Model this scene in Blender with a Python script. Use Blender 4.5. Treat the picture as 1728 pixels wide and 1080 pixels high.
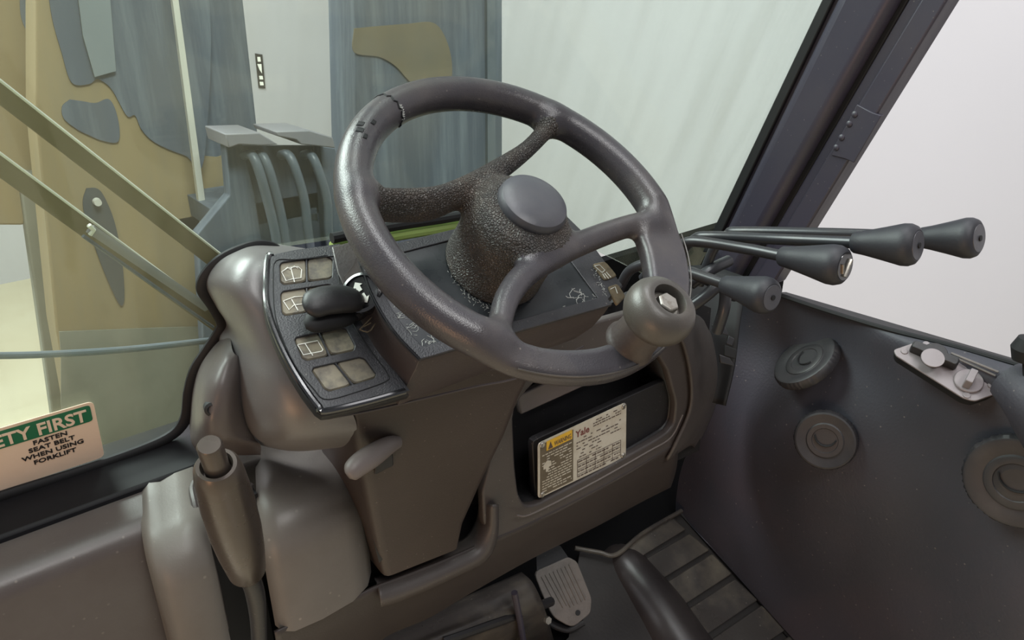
import bpy, bmesh, math, random
import numpy as np
from mathutils import Vector, Matrix
random.seed(4)
for _o in list(bpy.data.objects): bpy.data.objects.remove(_o)
SC = bpy.context.scene
COL = SC.collection
# ------------------------------------------------------------------ camera
PITCH, YAW, FPX = math.radians(24.3), math.radians(39.0), 1250.0
CAM = np.array([0.0, 0.0, 2.0])
Hh = np.array([math.sin(YAW), math.cos(YAW), 0.0]); RT = np.array([math.cos(YAW), -math.sin(YAW), 0.0]); ZZ = np.array([0, 0, 1.0])
FW = Hh*math.cos(PITCH) - ZZ*math.sin(PITCH); UP = Hh*math.sin(PITCH) + ZZ*math.cos(PITCH)
cd = bpy.data.cameras.new('camera'); cd.sensor_width = 36; cd.lens = 36*FPX/1728; cd.clip_start = 0.02
co = bpy.data.objects.new('camera', cd); COL.objects.link(co); SC.camera = co
co.matrix_world = Matrix(((RT[0], UP[0], -FW[0], CAM[0]), (RT[1], UP[1], -FW[1], CAM[1]), (RT[2], UP[2], -FW[2], CAM[2]), (0, 0, 0, 1)))
# ------------------------------------------------------------------ exposure, world, lights
SC.view_settings.view_transform = 'Standard'; SC.view_settings.look = 'None'
SC.view_settings.exposure = 0.0; SC.view_settings.gamma = 1.0; SC.view_settings.use_curve_mapping = False
w = bpy.data.worlds.new('world'); SC.world = w; w.use_nodes = True
w.node_tree.nodes['Background'].inputs[0].default_value = (0.93, 0.95, 1.0, 1); w.node_tree.nodes['Background'].inputs[1].default_value = 0.30
def area(name, loc, target, size, power, color=(1, 1, 1), size_y=None):
    l = bpy.data.lights.new(name, 'AREA'); l.energy = power; l.color = color; l.size = size
    if size_y: l.shape = 'RECTANGLE'; l.size_y = size_y
    o = bpy.data.objects.new(name, l); COL.objects.link(o); o.location = loc
    o.rotation_euler = (Vector(target)-Vector(loc)).to_track_quat('-Z', 'Y').to_euler()
    return o
area('ceiling_lamp_front', (0.5, 4.0, 5.0), (-0.2, 6.3, 2.4), 3.0, 250, (1.0, 0.985, 0.98), 1.2)
area('ceiling_lamp_side', (1.6, 0.9, 5.6), (2.4, 1.2, 0), 2.6, 38, (1.0, 0.98, 1.0), 1.2)
area('ceiling_lamp_left', (-1.0, 2.9, 4.3), (0.3, 0.5, 1.5), 3.0, 380, (0.97, 0.98, 1.0), 1.6)
area('mast_fill_light', (0.1, -2.4, 5.6), (0.3, 1.5, 2.0), 2.2, 300, (1.0, 0.99, 0.97), 1.0)  # added fill with no known fixture, brightens the mast beyond the glass
area('ceiling_lamp_over_cab', (0.6, 0.3, 5.0), (0.4, 0.4, 1.5), 2.4, 60, (0.98, 0.99, 1.0), 0.3)
area('warm_lamp_left', (-1.8, -0.6, 1.0), (0.3, 0.6, 1.5), 0.7, 12, (1.0, 0.55, 0.28), 0.7)

# ------------------------------------------------------------------ pixel / plane helpers
def ray(x, y): return FW + RT*(x-864)/FPX - UP*(y-540)/FPX
def onp(x, y, n, d):
    v = ray(x, y); n = np.array(n, float); return CAM + v*((d-n@CAM)/(n@v))
def PX(x, y, v): return onp(x, y, (1, 0, 0), v)
def PY(x, y, v): return onp(x, y, (0, 1, 0), v)
def PZ(x, y, v): return onp(x, y, (0, 0, 1), v)
def PD(x, y, d): return CAM + ray(x, y)*d
WN = (0, 1, .3717); WK = .579 + .3717*2
def WS(x, y, off=0.0): return onp(x, y, WN, WK + off*1.067)   # windshield plane, off>0 outside
Wc = np.array([.382, .455, 1.829]); _a, _b = .622, .032
n_ = np.array([math.sin(_a)*math.sin(_b), -math.sin(_a)*math.cos(_b), math.cos(_a)])
u_ = np.array([math.cos(_b), math.sin(_b), 0.0]); v_ = np.cross(n_, u_)
def PW(x, y, o=0.0): return onp(x, y, n_, n_@(Wc-n_*o))        # plane parallel to the steering wheel, o below it
def L(u, v, n): return Wc + (u_*u + v_*v + n_*n)/1000.0         # wheel frame in mm
def s2l(c): return tuple(((x/255)/12.92 if x/255 <= .04045 else ((x/255+.055)/1.055)**2.4) for x in c)

# ------------------------------------------------------------------ materials
MATS = {}
def mat(name, rgb, rough=.5, metal=0.0, bump=0.0, bscale=400, dirt_sheen=None, damt=0.0, dscale=8, rvar=0.0, spec=.5, stretch=None, coat=0.0, speck=0):
    if name in MATS: return MATS[name]
    m = bpy.data.materials.new(name); m.use_nodes = True; nt = m.node_tree; N = nt.nodes; K = nt.links
    b = N['Principled BSDF']; c = s2l(rgb)
    b.inputs['Base Color'].default_value = (*c, 1); b.inputs['Roughness'].default_value = rough
    b.inputs['Metallic'].default_value = metal; b.inputs['Specular IOR Level'].default_value = spec
    if coat: b.inputs['Coat Weight'].default_value = coat; b.inputs['Coat Roughness'].default_value = .15
    tc = N.new('ShaderNodeTexCoord'); src = tc.outputs['Object']
    if stretch:
        mp = N.new('ShaderNodeMapping'); mp.inputs['Scale'].default_value = stretch; K.new(src, mp.inputs[0]); src = mp.outputs[0]
    if dirt_sheen is not None:
        t = N.new('ShaderNodeTexNoise'); t.inputs['Scale'].default_value = dscale; t.inputs['Detail'].default_value = 8; t.inputs['Roughness'].default_value = .65
        K.new(src, t.inputs['Vector'])
        r = N.new('ShaderNodeMapRange'); r.inputs[1].default_value = .45; r.inputs[2].default_value = .75; r.inputs[4].default_value = damt
        K.new(t.outputs[0], r.inputs[0])
        x = N.new('ShaderNodeMixRGB'); x.inputs[1].default_value = (*c, 1); x.inputs[2].default_value = (*s2l(dirt_sheen), 1)
        K.new(r.outputs[0], x.inputs[0]); last = x.outputs[0]
        if speck:
            vo = N.new('ShaderNodeTexVoronoi'); vo.inputs['Scale'].default_value = speck; K.new(src, vo.inputs['Vector'])
            sp = N.new('ShaderNodeMapRange'); sp.inputs[1].default_value = .05; sp.inputs[2].default_value = .11; sp.inputs[3].default_value = .5; sp.inputs[4].default_value = 0
            K.new(vo.outputs['Distance'], sp.inputs[0])
            vr = N.new('ShaderNodeMath'); vr.operation = 'MULTIPLY'; K.new(sp.outputs[0], vr.inputs[0]); K.new(vo.outputs['Color'], vr.inputs[1])
            x2 = N.new('ShaderNodeMixRGB'); x2.inputs[2].default_value = (*s2l((150, 142, 132)), 1); K.new(vr.outputs[0], x2.inputs[0]); K.new(last, x2.inputs[1]); last = x2.outputs[0]
        K.new(last, b.inputs['Base Color'])
    if rvar:
        t2 = N.new('ShaderNodeTexNoise'); t2.inputs['Scale'].default_value = dscale*1.7; t2.inputs['Detail'].default_value = 6
        K.new(src, t2.inputs['Vector'])
        r2 = N.new('ShaderNodeMapRange'); r2.inputs[1].default_value = .3; r2.inputs[2].default_value = .7
        r2.inputs[3].default_value = max(.05, rough-rvar); r2.inputs[4].default_value = min(1, rough+rvar)
        K.new(t2.outputs[0], r2.inputs[0]); K.new(r2.outputs[0], b.inputs['Roughness'])
    if bump:
        t3 = N.new('ShaderNodeTexNoise'); t3.inputs['Scale'].default_value = bscale; t3.inputs['Detail'].default_value = 3
        K.new(src, t3.inputs['Vector'])
        bp = N.new('ShaderNodeBump'); bp.inputs['Strength'].default_value = bump; bp.inputs['Distance'].default_value = .001
        K.new(t3.outputs[0], bp.inputs['Height']); K.new(bp.outputs[0], b.inputs['Normal'])
    MATS[name] = m; return m
M_RIM = mat('rim_rubber', (58, 55, 59), .31, bump=.25, bscale=900, dirt_sheen=(96, 88, 82), damt=.45, dscale=14, rvar=.08, speck=110)
def leather():
    m = mat('grained_rubber', (66, 62, 60), .5, dirt_sheen=(108, 94, 82), damt=.6, dscale=22)
    nt = m.node_tree; N = nt.nodes; K = nt.links; tc = N.new('ShaderNodeTexCoord')
    v = N.new('ShaderNodeTexVoronoi'); v.inputs['Scale'].default_value = 430; v.feature = 'DISTANCE_TO_EDGE'; K.new(tc.outputs['Object'], v.inputs['Vector'])
    mr = N.new('ShaderNodeMapRange'); mr.inputs[2].default_value = .25; K.new(v.outputs['Distance'], mr.inputs[0])
    b = N.new('ShaderNodeBump'); b.inputs['Strength'].default_value = 1.0; b.inputs['Distance'].default_value = .0014
    K.new(mr.outputs[0], b.inputs['Height']); K.new(b.outputs[0], N['Principled BSDF'].inputs['Normal'])
    return m
M_LEA = leather()
M_CAP = mat('horn_plastic', (68, 68, 74), .4, bump=.1, dirt_sheen=(90, 88, 88), damt=.35, dscale=30, rvar=.08)
M_KNOB = mat('spinner_plastic', (70, 66, 62), .38, bump=.15, bscale=1200, dirt_sheen=(104, 94, 84), damt=.5, dscale=18)
M_NECK = mat('knob_neck_rubber', (60, 51, 49), .5, bump=.2, dirt_sheen=(92, 80, 70), damt=.5, dscale=30)
M_BOLT = mat('worn_steel', (172, 168, 160), .35, .85, dirt_sheen=(120, 108, 92), damt=.7, dscale=160)
M_DARK = mat('black_plastic', (30, 29, 31), .5, bump=.2, dirt_sheen=(52, 48, 46), damt=.3, dscale=12, speck=110)
M_BLK = mat('black_rubber', (14, 14, 17), .7)
M_DECK = mat('console_plastic', (50, 50, 54), .4, bump=.35, bscale=700, dirt_sheen=(74, 72, 72), damt=.4, dscale=25, rvar=.08, speck=110)
M_SIDE = mat('console_side_plastic', (64, 57, 57), .42, bump=.2, dirt_sheen=(78, 70, 62), damt=.5, dscale=20, speck=110)
M_TRIM = mat('glossy_black_trim', (22, 22, 25), .16, spec=.8, coat=.6)
M_DISP = mat('smoked_display', (44, 47, 50), .28, dirt_sheen=(66, 68, 70), damt=.5, dscale=18, rvar=.1)
M_SCR = mat('scratch_white', (158, 158, 154), .7)
M_ICON = mat('printed_white', (232, 230, 222), .6)
M_SW = mat('switch_cover', (132, 124, 106), .5, dirt_sheen=(66, 62, 64), damt=.95, dscale=75, rvar=.1)
M_DUST = mat('dust_tan', (118, 104, 82), .9, dirt_sheen=(66, 58, 50), damt=.8, dscale=120)
M_GREY = mat('grey_dash_plastic', (68, 62, 60), .47, bump=.22, bscale=600, dirt_sheen=(84, 78, 74), damt=.4, dscale=9, rvar=.07, speck=110)
M_COWL = mat('cowl_plastic', (78, 71, 69), .37, spec=.4, bump=.12, bscale=500, dirt_sheen=(92, 88, 85), damt=.6, dscale=7, rvar=.08, speck=70)
M_HSG = mat('housing_plastic', (102, 97, 92), .42, bump=.12, bscale=500, dirt_sheen=(84, 78, 72), damt=.5, dscale=9, rvar=.08, spec=.35, speck=60)
M_HOOD = mat('hood_plastic', (94, 90, 90), .42, spec=1.0, bump=.1, bscale=500, dirt_sheen=(76, 72, 70), damt=.3, dscale=6, speck=110)
M_SHR = mat('shroud_plastic', (54, 44, 40), .5, bump=.2, bscale=600, dirt_sheen=(74, 62, 54), damt=.4, dscale=6, speck=110)
M_SIDEP = mat('side_panel_foam', (53, 53, 61), .6, bump=.5, bscale=260, dirt_sheen=(66, 58, 64), damt=.8, dscale=4, rvar=.08, speck=70)  # broad colour noise here paints in blotchy purplish reflections
M_MAT = mat('floor_rubber', (54, 50, 48), .36, bump=.2, bscale=200, dirt_sheen=(104, 96, 84), damt=.7, dscale=9, rvar=.12, speck=70)
M_MATD = mat('floor_rubber_dark', (34, 31, 30), .42, bump=.2, bscale=200, dirt_sheen=(50, 45, 42), damt=.5, dscale=9)
M_PIL = mat('pillar_paint', (54, 51, 64), .42, dirt_sheen=(72, 66, 70), damt=.5, dscale=5, stretch=(6, 1, 1), rvar=.05, speck=110)
M_LEV = mat('lever_steel', (52, 52, 56), .34, .3, dirt_sheen=(66, 60, 56), damt=.4, dscale=20)
M_LKN = mat('lever_knob_rubber', (36, 36, 42), .55, bump=.15, speck=110)
M_BRK = mat('brake_grip', (76, 68, 62), .28, .35, dirt_sheen=(60, 54, 50), damt=.5, dscale=12, rvar=.05, speck=110)
M_PED = mat('pedal_rubber', (98, 92, 88), .75, bump=.4, bscale=500, dirt_sheen=(68, 64, 60), damt=.5, dscale=60)
M_LGR = mat('light_grey_plastic', (106, 98, 95), .5, bump=.15, dirt_sheen=(96, 88, 84), damt=.5, dscale=30)
M_PLATE = mat('plate_metal', (196, 190, 176), .45, .2, dirt_sheen=(160, 146, 122), damt=.6, dscale=40)
M_PBRN = mat('plate_brown', (92, 82, 66), .5, dirt_sheen=(120, 108, 88), damt=.5, dscale=50)
M_YEL = mat('warning_yellow', (214, 170, 50), .5, dirt_sheen=(180, 140, 60), damt=.5, dscale=80)
M_INK = mat('brown_ink', (84, 70, 62), .6)
M_INKR = mat('red_brown_ink', (112, 62, 56), .6)
M_SWP = mat('switch_plate_metal', (132, 124, 126), .45, .1, dirt_sheen=(110, 102, 100), damt=.5, dscale=25)
M_STK = mat('sticker_paper', (228, 206, 184), .5, dirt_sheen=(214, 192, 166), damt=.4, dscale=20)
M_STG = mat('sticker_green', (24, 104, 70), .5)
M_STB = mat('sticker_black', (34, 30, 30), .5)
M_WALL = mat('white_wall', (167, 166, 169), .85, dirt_sheen=(162, 161, 164), damt=.4, dscale=.6)
M_FLOOR = mat('warehouse_floor', (176, 168, 144), .35, dirt_sheen=(160, 148, 120), damt=.6, dscale=1.5)
M_MAST = mat('mast_paint', (72, 80, 92), .6, dirt_sheen=(112, 120, 128), damt=.8, dscale=4, stretch=(7, 7, .5))
M_OCH = mat('ochre_paint', (134, 118, 86), .6, dirt_sheen=(116, 108, 90), damt=.8, dscale=3, stretch=(4, 4, .7))
M_OCD = mat('olive_paint', (104, 94, 74), .6, dirt_sheen=(84, 82, 76), damt=.7, dscale=5)
M_HOSE = mat('hose_rubber', (84, 92, 100), .4, dirt_sheen=(116, 122, 128), damt=.5, dscale=10)
M_ARM = mat('wiper_paint', (98, 86, 58), .5, .1)
M_OLG = mat('dusty_grey_paint', (124, 124, 112), .6, dirt_sheen=(96, 96, 84), damt=.8, dscale=4)
M_VOID = mat('painted_shade_black', (8, 8, 9), .9, spec=.1)  # near-black colour that puts deep shade under and behind the dash
M_LITE = mat('bright_metal', (214, 212, 202), .35, .3)
M_GREEN = mat('green_edge', (150, 176, 96), .4)
def glass():
    m = bpy.data.materials.new('tinted_glass'); m.use_nodes = True; nt = m.node_tree; N = nt.nodes; K = nt.links
    for x in list(N): N.remove(x)
    out = N.new('ShaderNodeOutputMaterial'); tr = N.new('ShaderNodeBsdfTransparent'); tr.inputs[0].default_value = (.93, 1.0, .955, 1)
    gl = N.new('ShaderNodeBsdfGlossy'); gl.inputs['Roughness'].default_value = .03
    lw = N.new('ShaderNodeLayerWeight'); lw.inputs[0].default_value = .5
    fr = N.new('ShaderNodeMapRange'); fr.inputs[1].default_value = .55; fr.inputs[2].default_value = 1.0; fr.inputs[3].default_value = .025; fr.inputs[4].default_value = .35; K.new(lw.outputs['Facing'], fr.inputs[0])
    m1 = N.new('ShaderNodeMixShader'); K.new(fr.outputs[0], m1.inputs[0]); K.new(tr.outputs[0], m1.inputs[1]); K.new(gl.outputs[0], m1.inputs[2])
    df = N.new('ShaderNodeBsdfDiffuse'); df.inputs[0].default_value = (*s2l((190, 190, 170)), 1)
    tc = N.new('ShaderNodeTexCoord'); mp = N.new('ShaderNodeMapping'); mp.inputs['Scale'].default_value = (9, 1.2, 1.2); t = N.new('ShaderNodeTexNoise'); t.inputs['Scale'].default_value = 3; t.inputs['Detail'].default_value = 9
    K.new(tc.outputs['Object'], mp.inputs[0]); K.new(mp.outputs[0], t.inputs[0])
    mr = N.new('ShaderNodeMapRange'); mr.inputs[1].default_value = .4; mr.inputs[2].default_value = .8; mr.inputs[3].default_value = .06; mr.inputs[4].default_value = .17
    K.new(t.outputs[0], mr.inputs[0]); m2 = N.new('ShaderNodeMixShader'); K.new(mr.outputs[0], m2.inputs[0]); K.new(m1.outputs[0], m2.inputs[1]); K.new(df.outputs[0], m2.inputs[2])
    K.new(m2.outputs[0], out.inputs[0]); return m
M_GLASS = glass()

# ------------------------------------------------------------------ object helpers
def props(o, label=None, cat=None, group=None, kind=None):
    if label: o['label'] = label
    if cat: o['category'] = cat
    if group: o['group'] = group
    if kind: o['kind'] = kind
    return o
def thing(name, label, cat, loc, group=None, kind=None):
    o = bpy.data.objects.new(name, None); COL.objects.link(o); o.location = tuple(loc); o.empty_display_size = .02
    o['_loc'] = [float(x) for x in loc]
    return props(o, label, cat, group, kind)
def obj(name, VF, m, parent=None, smooth=True, bevel=0, seg=2, angle=35, sub=0, solid=0, **kw):
    V, F = VF[0], VF[1]; V = np.asarray(V, float)
    o0 = np.array(parent['_loc']) if parent is not None else V.mean(0)*np.array([1, 1, 0]) + np.array([0, 0, V[:, 2].min()])
    me = bpy.data.meshes.new(name); me.from_pydata([tuple(p) for p in (V-o0)], [], [tuple(int(i) for i in f) for f in F]); me.validate()
    bm = bmesh.new(); bm.from_mesh(me)
    if not kw.pop('keepn', False): bmesh.ops.recalc_face_normals(bm, faces=bm.faces)
    bm.to_mesh(me); bm.free()
    me.materials.append(m)
    o = bpy.data.objects.new(name, me); COL.objects.link(o)
    if parent is not None: o.parent = parent; o['_loc'] = [float(x) for x in o0]
    else: o.location = tuple(o0); o['_loc'] = [float(x) for x in o0]
    if solid:
        md = o.modifiers.new('s', 'SOLIDIFY'); md.thickness = solid; md.offset = -1
    if bevel:
        md = o.modifiers.new('b', 'BEVEL'); md.width = bevel; md.segments = seg; md.limit_method = 'ANGLE'; md.angle_limit = math.radians(angle)
    if sub:
        md = o.modifiers.new('u', 'SUBSURF'); md.levels = sub; md.render_levels = sub
    if smooth:
        for p in me.polygons: p.use_smooth = True
        try: me.set_sharp_from_angle(angle=math.radians(angle if not bevel else 50))
        except Exception: pass
    return props(o, **kw)
def sub_obj(name, VF, m, parent, **kw):   # child of a part: part objects sit at their thing's origin, so the same frame holds
    return obj(name, VF, m, parent, **kw)
def merge(*vfs):
    V = []; F = []; k = 0
    for v, f in vfs:
        V.append(np.asarray(v, float)); F += [tuple(int(i)+k for i in x) for x in f]; k += len(v)
    return np.vstack(V), F
def loft(rings, caps=True, closed=True):
    n = len(rings[0]); V = np.vstack([np.asarray(r, float) for r in rings]); F = []
    for i in range(len(rings)-1):
        for j in range(n if closed else n-1):
            a = i*n+j; b = i*n+(j+1) % n; F.append((a, b, b+n, a+n))
    if caps: F.append(tuple(range(n))[::-1]); F.append(tuple(range((len(rings)-1)*n, len(rings)*n)))
    return V, F
def prism(pts, dvec):
    pts = np.asarray(pts, float); return loft([pts, pts+np.asarray(dvec, float)])
def crom(P, n):
    P = np.asarray(P, float); Q = np.vstack([2*P[0]-P[1], P, 2*P[-1]-P[-2]]); out = []
    m = len(P)-1
    for t in np.linspace(0, m, n):
        i = min(int(t), m-1); s = t-i; a, b, c, d = Q[i:i+4]
        out.append(.5*((2*b)+(-a+c)*s+(2*a-5*b+4*c-d)*s*s+(-a+3*b-3*c+d)*s**3))
    return np.array(out)
def tube(path, r, seg=14, n=None, squash=None, cap=True):
    """round tube along a smooth path; r scalar or list; squash=(axis vector, factor) flattens it"""
    P = np.asarray(path, float); R = np.full(len(P), r, float) if np.isscalar(r) else np.asarray(r, float)
    if n:
        C4 = crom(np.c_[P, R], n); P, R = C4[:, :3], np.maximum(C4[:, 3], 1e-5)
    T = np.gradient(P, axis=0); T /= np.linalg.norm(T, axis=1)[:, None]+1e-12
    ref = np.array([0, 0, 1.]) if abs(T[0][2]) < .9 else np.array([1., 0, 0]); rings = []
    a = np.cross(T[0], ref); a /= np.linalg.norm(a)
    for i in range(len(P)):
        a = a - T[i]*(a@T[i]); a /= np.linalg.norm(a); b = np.cross(T[i], a)
        t = np.linspace(0, 2*np.pi, seg, endpoint=False)[:, None]; ring = R[i]*(a*np.cos(t)+b*np.sin(t))
        if squash is not None:
            ax, f = np.array(squash[0], float), squash[1]; ax = ax/np.linalg.norm(ax); ring = ring - np.outer(ring@ax, ax)*(1-f)
        rings.append(P[i]+ring)
    return loft(rings, caps=cap)
def frame(axis, ref=(0, 0, 1)):
    a = np.array(axis, float); a /= np.linalg.norm(a); r = np.array(ref, float)
    if abs(a@r) > .95: r = np.array([1., 0, 0])
    x = np.cross(r, a); x /= np.linalg.norm(x); return x, np.cross(a, x), a
def lathe(c, axis, prof, seg=40, ref=(0, 0, 1), poly=None):
    """prof = [(r, h)...] along axis from c"""
    x, y, a = frame(axis, ref); t = np.linspace(0, 2*np.pi, seg, endpoint=False)[:, None]
    rings = [np.array(c)+a*h+max(r, 1e-5)*(x*np.cos(t)+y*np.sin(t)) for r, h in prof]
    return loft(rings)
def box(c, h, ax=None):
    ax = np.eye(3) if ax is None else np.array(ax); V = []
    for s in ((-1, -1, -1), (1, -1, -1), (1, 1, -1), (-1, 1, -1), (-1, -1, 1), (1, -1, 1), (1, 1, 1), (-1, 1, 1)):
        V.append(np.array(c)+sum(s[i]*h[i]*ax[i] for i in range(3)))
    return np.array(V), [(0, 3, 2, 1), (4, 5, 6, 7), (0, 1, 5, 4), (1, 2, 6, 5), (2, 3, 7, 6), (3, 0, 4, 7)]
def rpoly(P, r, k=5):
    """round the corners of a 3D polygon; r is a fraction of the shorter side (or list)"""
    P = np.asarray(P, float); n = len(P); out = []
    rr = [r]*n if np.isscalar(r) else r
    for i in range(n):
        a, b, c = P[i-1], P[i], P[(i+1) % n]; la, lc = np.linalg.norm(a-b), np.linalg.norm(c-b); d = min(la, lc)*rr[i]
        p, q = b+(a-b)/la*d, b+(c-b)/lc*d
        for t in np.linspace(0, 1, k): out.append((1-t)**2*p+2*t*(1-t)*b+t*t*q)
    return np.array(out)
def patch(G, nu=24, nv=24):
    G = np.asarray(G, float); A = np.array([crom(row, nu) for row in G]); B = np.array([crom(A[:, j], nv) for j in range(nu)])
    V = B.transpose(1, 0, 2).reshape(-1, 3); F = [(i*nu+j, i*nu+j+1, (i+1)*nu+j+1, (i+1)*nu+j) for i in range(nv-1) for j in range(nu-1)]
    return V, F
def plate(outer, holes, org, ax, ay, az, thick, bevel=0.0):
    """flat plate with holes (2D fill), points given in 3D on the plane; az = outward normal, thickness goes to -az"""
    ax, ay, az = [np.array(q, float)/np.linalg.norm(q) for q in (ax, ay, az)]; org = np.array(org, float)
    cu = bpy.data.curves.new('t', 'CURVE'); cu.dimensions = '2D'; cu.fill_mode = 'BOTH'
    for ring in [outer]+list(holes):
        s = cu.splines.new('POLY'); s.points.add(len(ring)-1); s.use_cyclic_u = True
        for i, p in enumerate(ring):
            d = np.array(p)-org; s.points[i].co = (d@ax, d@ay, 0, 1)
    cu.extrude = thick/2-bevel; cu.bevel_depth = bevel; cu.bevel_resolution = 2
    return curve_mesh(cu, org-az*thick/2, ax, ay, az)
def curve_mesh(cu, org, ax, ay, az):
    o = bpy.data.objects.new('t', cu); COL.objects.link(o); dg = bpy.context.evaluated_depsgraph_get(); dg.update()
    me = bpy.data.meshes.new_from_object(o.evaluated_get(dg)); V = np.array([v.co[:] for v in me.vertices]); F = [tuple(p.vertices) for p in me.polygons]
    bpy.data.objects.remove(o); bpy.data.meshes.remove(me)
    if len(V) == 0: return np.zeros((0, 3)), []
    V = np.array(org)+V[:, :1]*ax+V[:, 1:2]*ay+V[:, 2:3]*az; return V, F
def text(s, org, ax, ay, size, depth=.0004, align='LEFT', bold=0.0, sx=1.0, spacing=1.0):
    ax = np.array(ax, float)/np.linalg.norm(ax); ay = np.array(ay, float)/np.linalg.norm(ay); az = np.cross(ax, ay)
    cu = bpy.data.curves.new('t', 'FONT'); cu.body = s; cu.size = size; cu.extrude = depth; cu.align_x = align; cu.offset = bold*size; cu.resolution_u = 3; cu.space_character = spacing
    V, F = curve_mesh(cu, (0, 0, 0), np.array([1., 0, 0]), np.array([0, 1., 0]), np.array([0, 0, 1.]))
    V = np.array(org)+V[:, :1]*ax*sx+V[:, 1:2]*ay+V[:, 2:3]*az; return V, F
def sdf_mesh(fn, lo, hi, h):
    """naive surface nets of a distance function on a grid"""
    lo = np.array(lo, float); hi = np.array(hi, float); N = np.ceil((hi-lo)/h).astype(int)+1
    g = [lo[i]+h*np.arange(N[i]) for i in range(3)]; D = fn(*np.meshgrid(*g, indexing='ij'))
    c = [D[a:N[0]-1+a, b:N[1]-1+b, d:N[2]-1+d] for a in (0, 1) for b in (0, 1) for d in (0, 1)]
    ins = sum((x < 0).astype(int) for x in c); act = (ins > 0) & (ins < 8); idx = np.full(act.shape, -1); idx[act] = np.arange(act.sum())
    I = np.argwhere(act); acc = np.zeros((len(I), 3)); cnt = np.zeros(len(I)); cc = [x[act] for x in c]
    off = [(a, b, d) for a in (0, 1) for b in (0, 1) for d in (0, 1)]
    for i in range(8):
        for j in range(i+1, 8):
            if sum(abs(off[i][k]-off[j][k]) for k in range(3)) != 1: continue
            a, b = cc[i], cc[j]; m = (a < 0) != (b < 0); t = np.where(m, a/(a-b+1e-12), 0)
            for k in range(3): acc[:, k] += np.where(m, off[i][k]+t*(off[j][k]-off[i][k]), 0)
            cnt += m
    V = lo+h*(I+acc/cnt[:, None]); F = []
    for ax in range(3):
        s0 = [slice(0, None)]*3; s1 = [slice(0, None)]*3; s0[ax] = slice(0, -1); s1[ax] = slice(1, None)
        A, B = D[tuple(s0)], D[tuple(s1)]; ch = np.argwhere((A < 0) != (B < 0)); b, d = [k for k in range(3) if k != ax]
        ch = ch[(ch[:, b] > 0) & (ch[:, d] > 0) & (ch[:, b] < N[b]-1) & (ch[:, d] < N[d]-1)]
        fl = A[tuple(ch.T)] < 0
        def g4(db, dd):
            q = ch.copy(); q[:, b] -= db; q[:, d] -= dd; return idx[tuple(q.T)]
        q = np.stack([g4(1, 1), g4(0, 1), g4(0, 0), g4(1, 0)], 1); s = 1 if ax != 1 else -1
        q = np.where((fl if s > 0 else ~fl)[:, None], q, q[:, ::-1]); F.append(q[(q >= 0).all(1)])
    return V, np.vstack(F)
def smin(a, b, k):
    h = np.clip(.5+.5*(b-a)/k, 0, 1); return b*(1-h)+a*h-k*h*(1-h)

M_PIL0 = M_BLK
# ================================================================== SETTING
obj('wall_back', box((-.3, 6.35, 3), (3.7, .05, 3)), M_WALL, kind='structure')
obj('wall_right', box((3.45, 1.2, 3), (.05, 5.1, 3)), M_WALL, kind='structure')
cg = [box((.32, y, 2.62), (.78, .03, .03)) for y in (-1.0, .17)]+[box((x, -.42, 2.62), (.03, .60, .03)) for x in (-.43, 1.07)]+[box((.32, y, 2.62), (.76, .012, .03)) for y in np.linspace(-.86, .04, 9)]
obj('unseen_overhead_guard', merge(*cg), M_PIL0, kind='structure')  # overhead guard out of view, added to shade the cab, slatted for top light
obj('floor', box((-.3, 1.2, -.05), (3.8, 5.2, .05)), M_FLOOR, kind='structure')

# ================================================================== STEERING WHEEL
sw = thing('steering_wheel', 'black four-branch steering wheel with spinner knob and round horn cap', 'steering wheel', L(0, 0, -68))
def seg_path(P, half_w, half_n):
    """distance to an elliptical-section band along P (mm)"""
    P = crom(P, 26)
    def f(x, y, z):
        best = np.full(x.shape, 1e9)
        for a, b in zip(P[:-1], P[1:]):
            d = b-a; t = np.clip(((x-a[0])*d[0]+(y-a[1])*d[1]+(z-a[2])*d[2])/(d@d), 0, 1)
            qx, qy, qz = x-a[0]-t*d[0], y-a[1]-t*d[1], z-a[2]-t*d[2]; l = np.sqrt(qx*qx+qy*qy)
            hw = a[3]+t*d[3]; hn = a[4]+t*d[4]
            e = (np.sqrt((l/hw)**2+(qz/hn)**2)-1)*np.minimum(hw, hn); best = np.minimum(best, e)
        return best
    return f
bandA = [(-130, 48, -4, 9, 13), (-112, 47, -12, 8.5, 17), (-84, 43, -16, 9, 18), (-58, 41, -17, 9.5, 18), (-22, 46, -13, 10, 14), (20, 58, -11, 9, 12), (56, 70, -8, 7.5, 10), (86, 84, -4, 8, 10), (100, 93, -1, 10, 11)]
bandB = [(-95, -95, -2, 11, 10), (-84, -86, -5, 9, 10), (-60, -65, -8, 9.8, 9.5), (-28, -49, -10, 10.5, 9.5), (20, -39, -11, 11, 9.5), (70, -36, -8, 10.5, 9.5), (106, -38, -3, 10, 10), (127, -43, -1, 11, 10)]
def dseg(path):
    b = [np.array([tuple(map(float, p[:3]))+tuple(map(float, p[3:])) for p in path])]; return b[0]
P5 = lambda path: np.array(path, float)
fA = seg_path(P5(bandA), 0, 0); fB = seg_path(P5(bandB), 0, 0)
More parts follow.
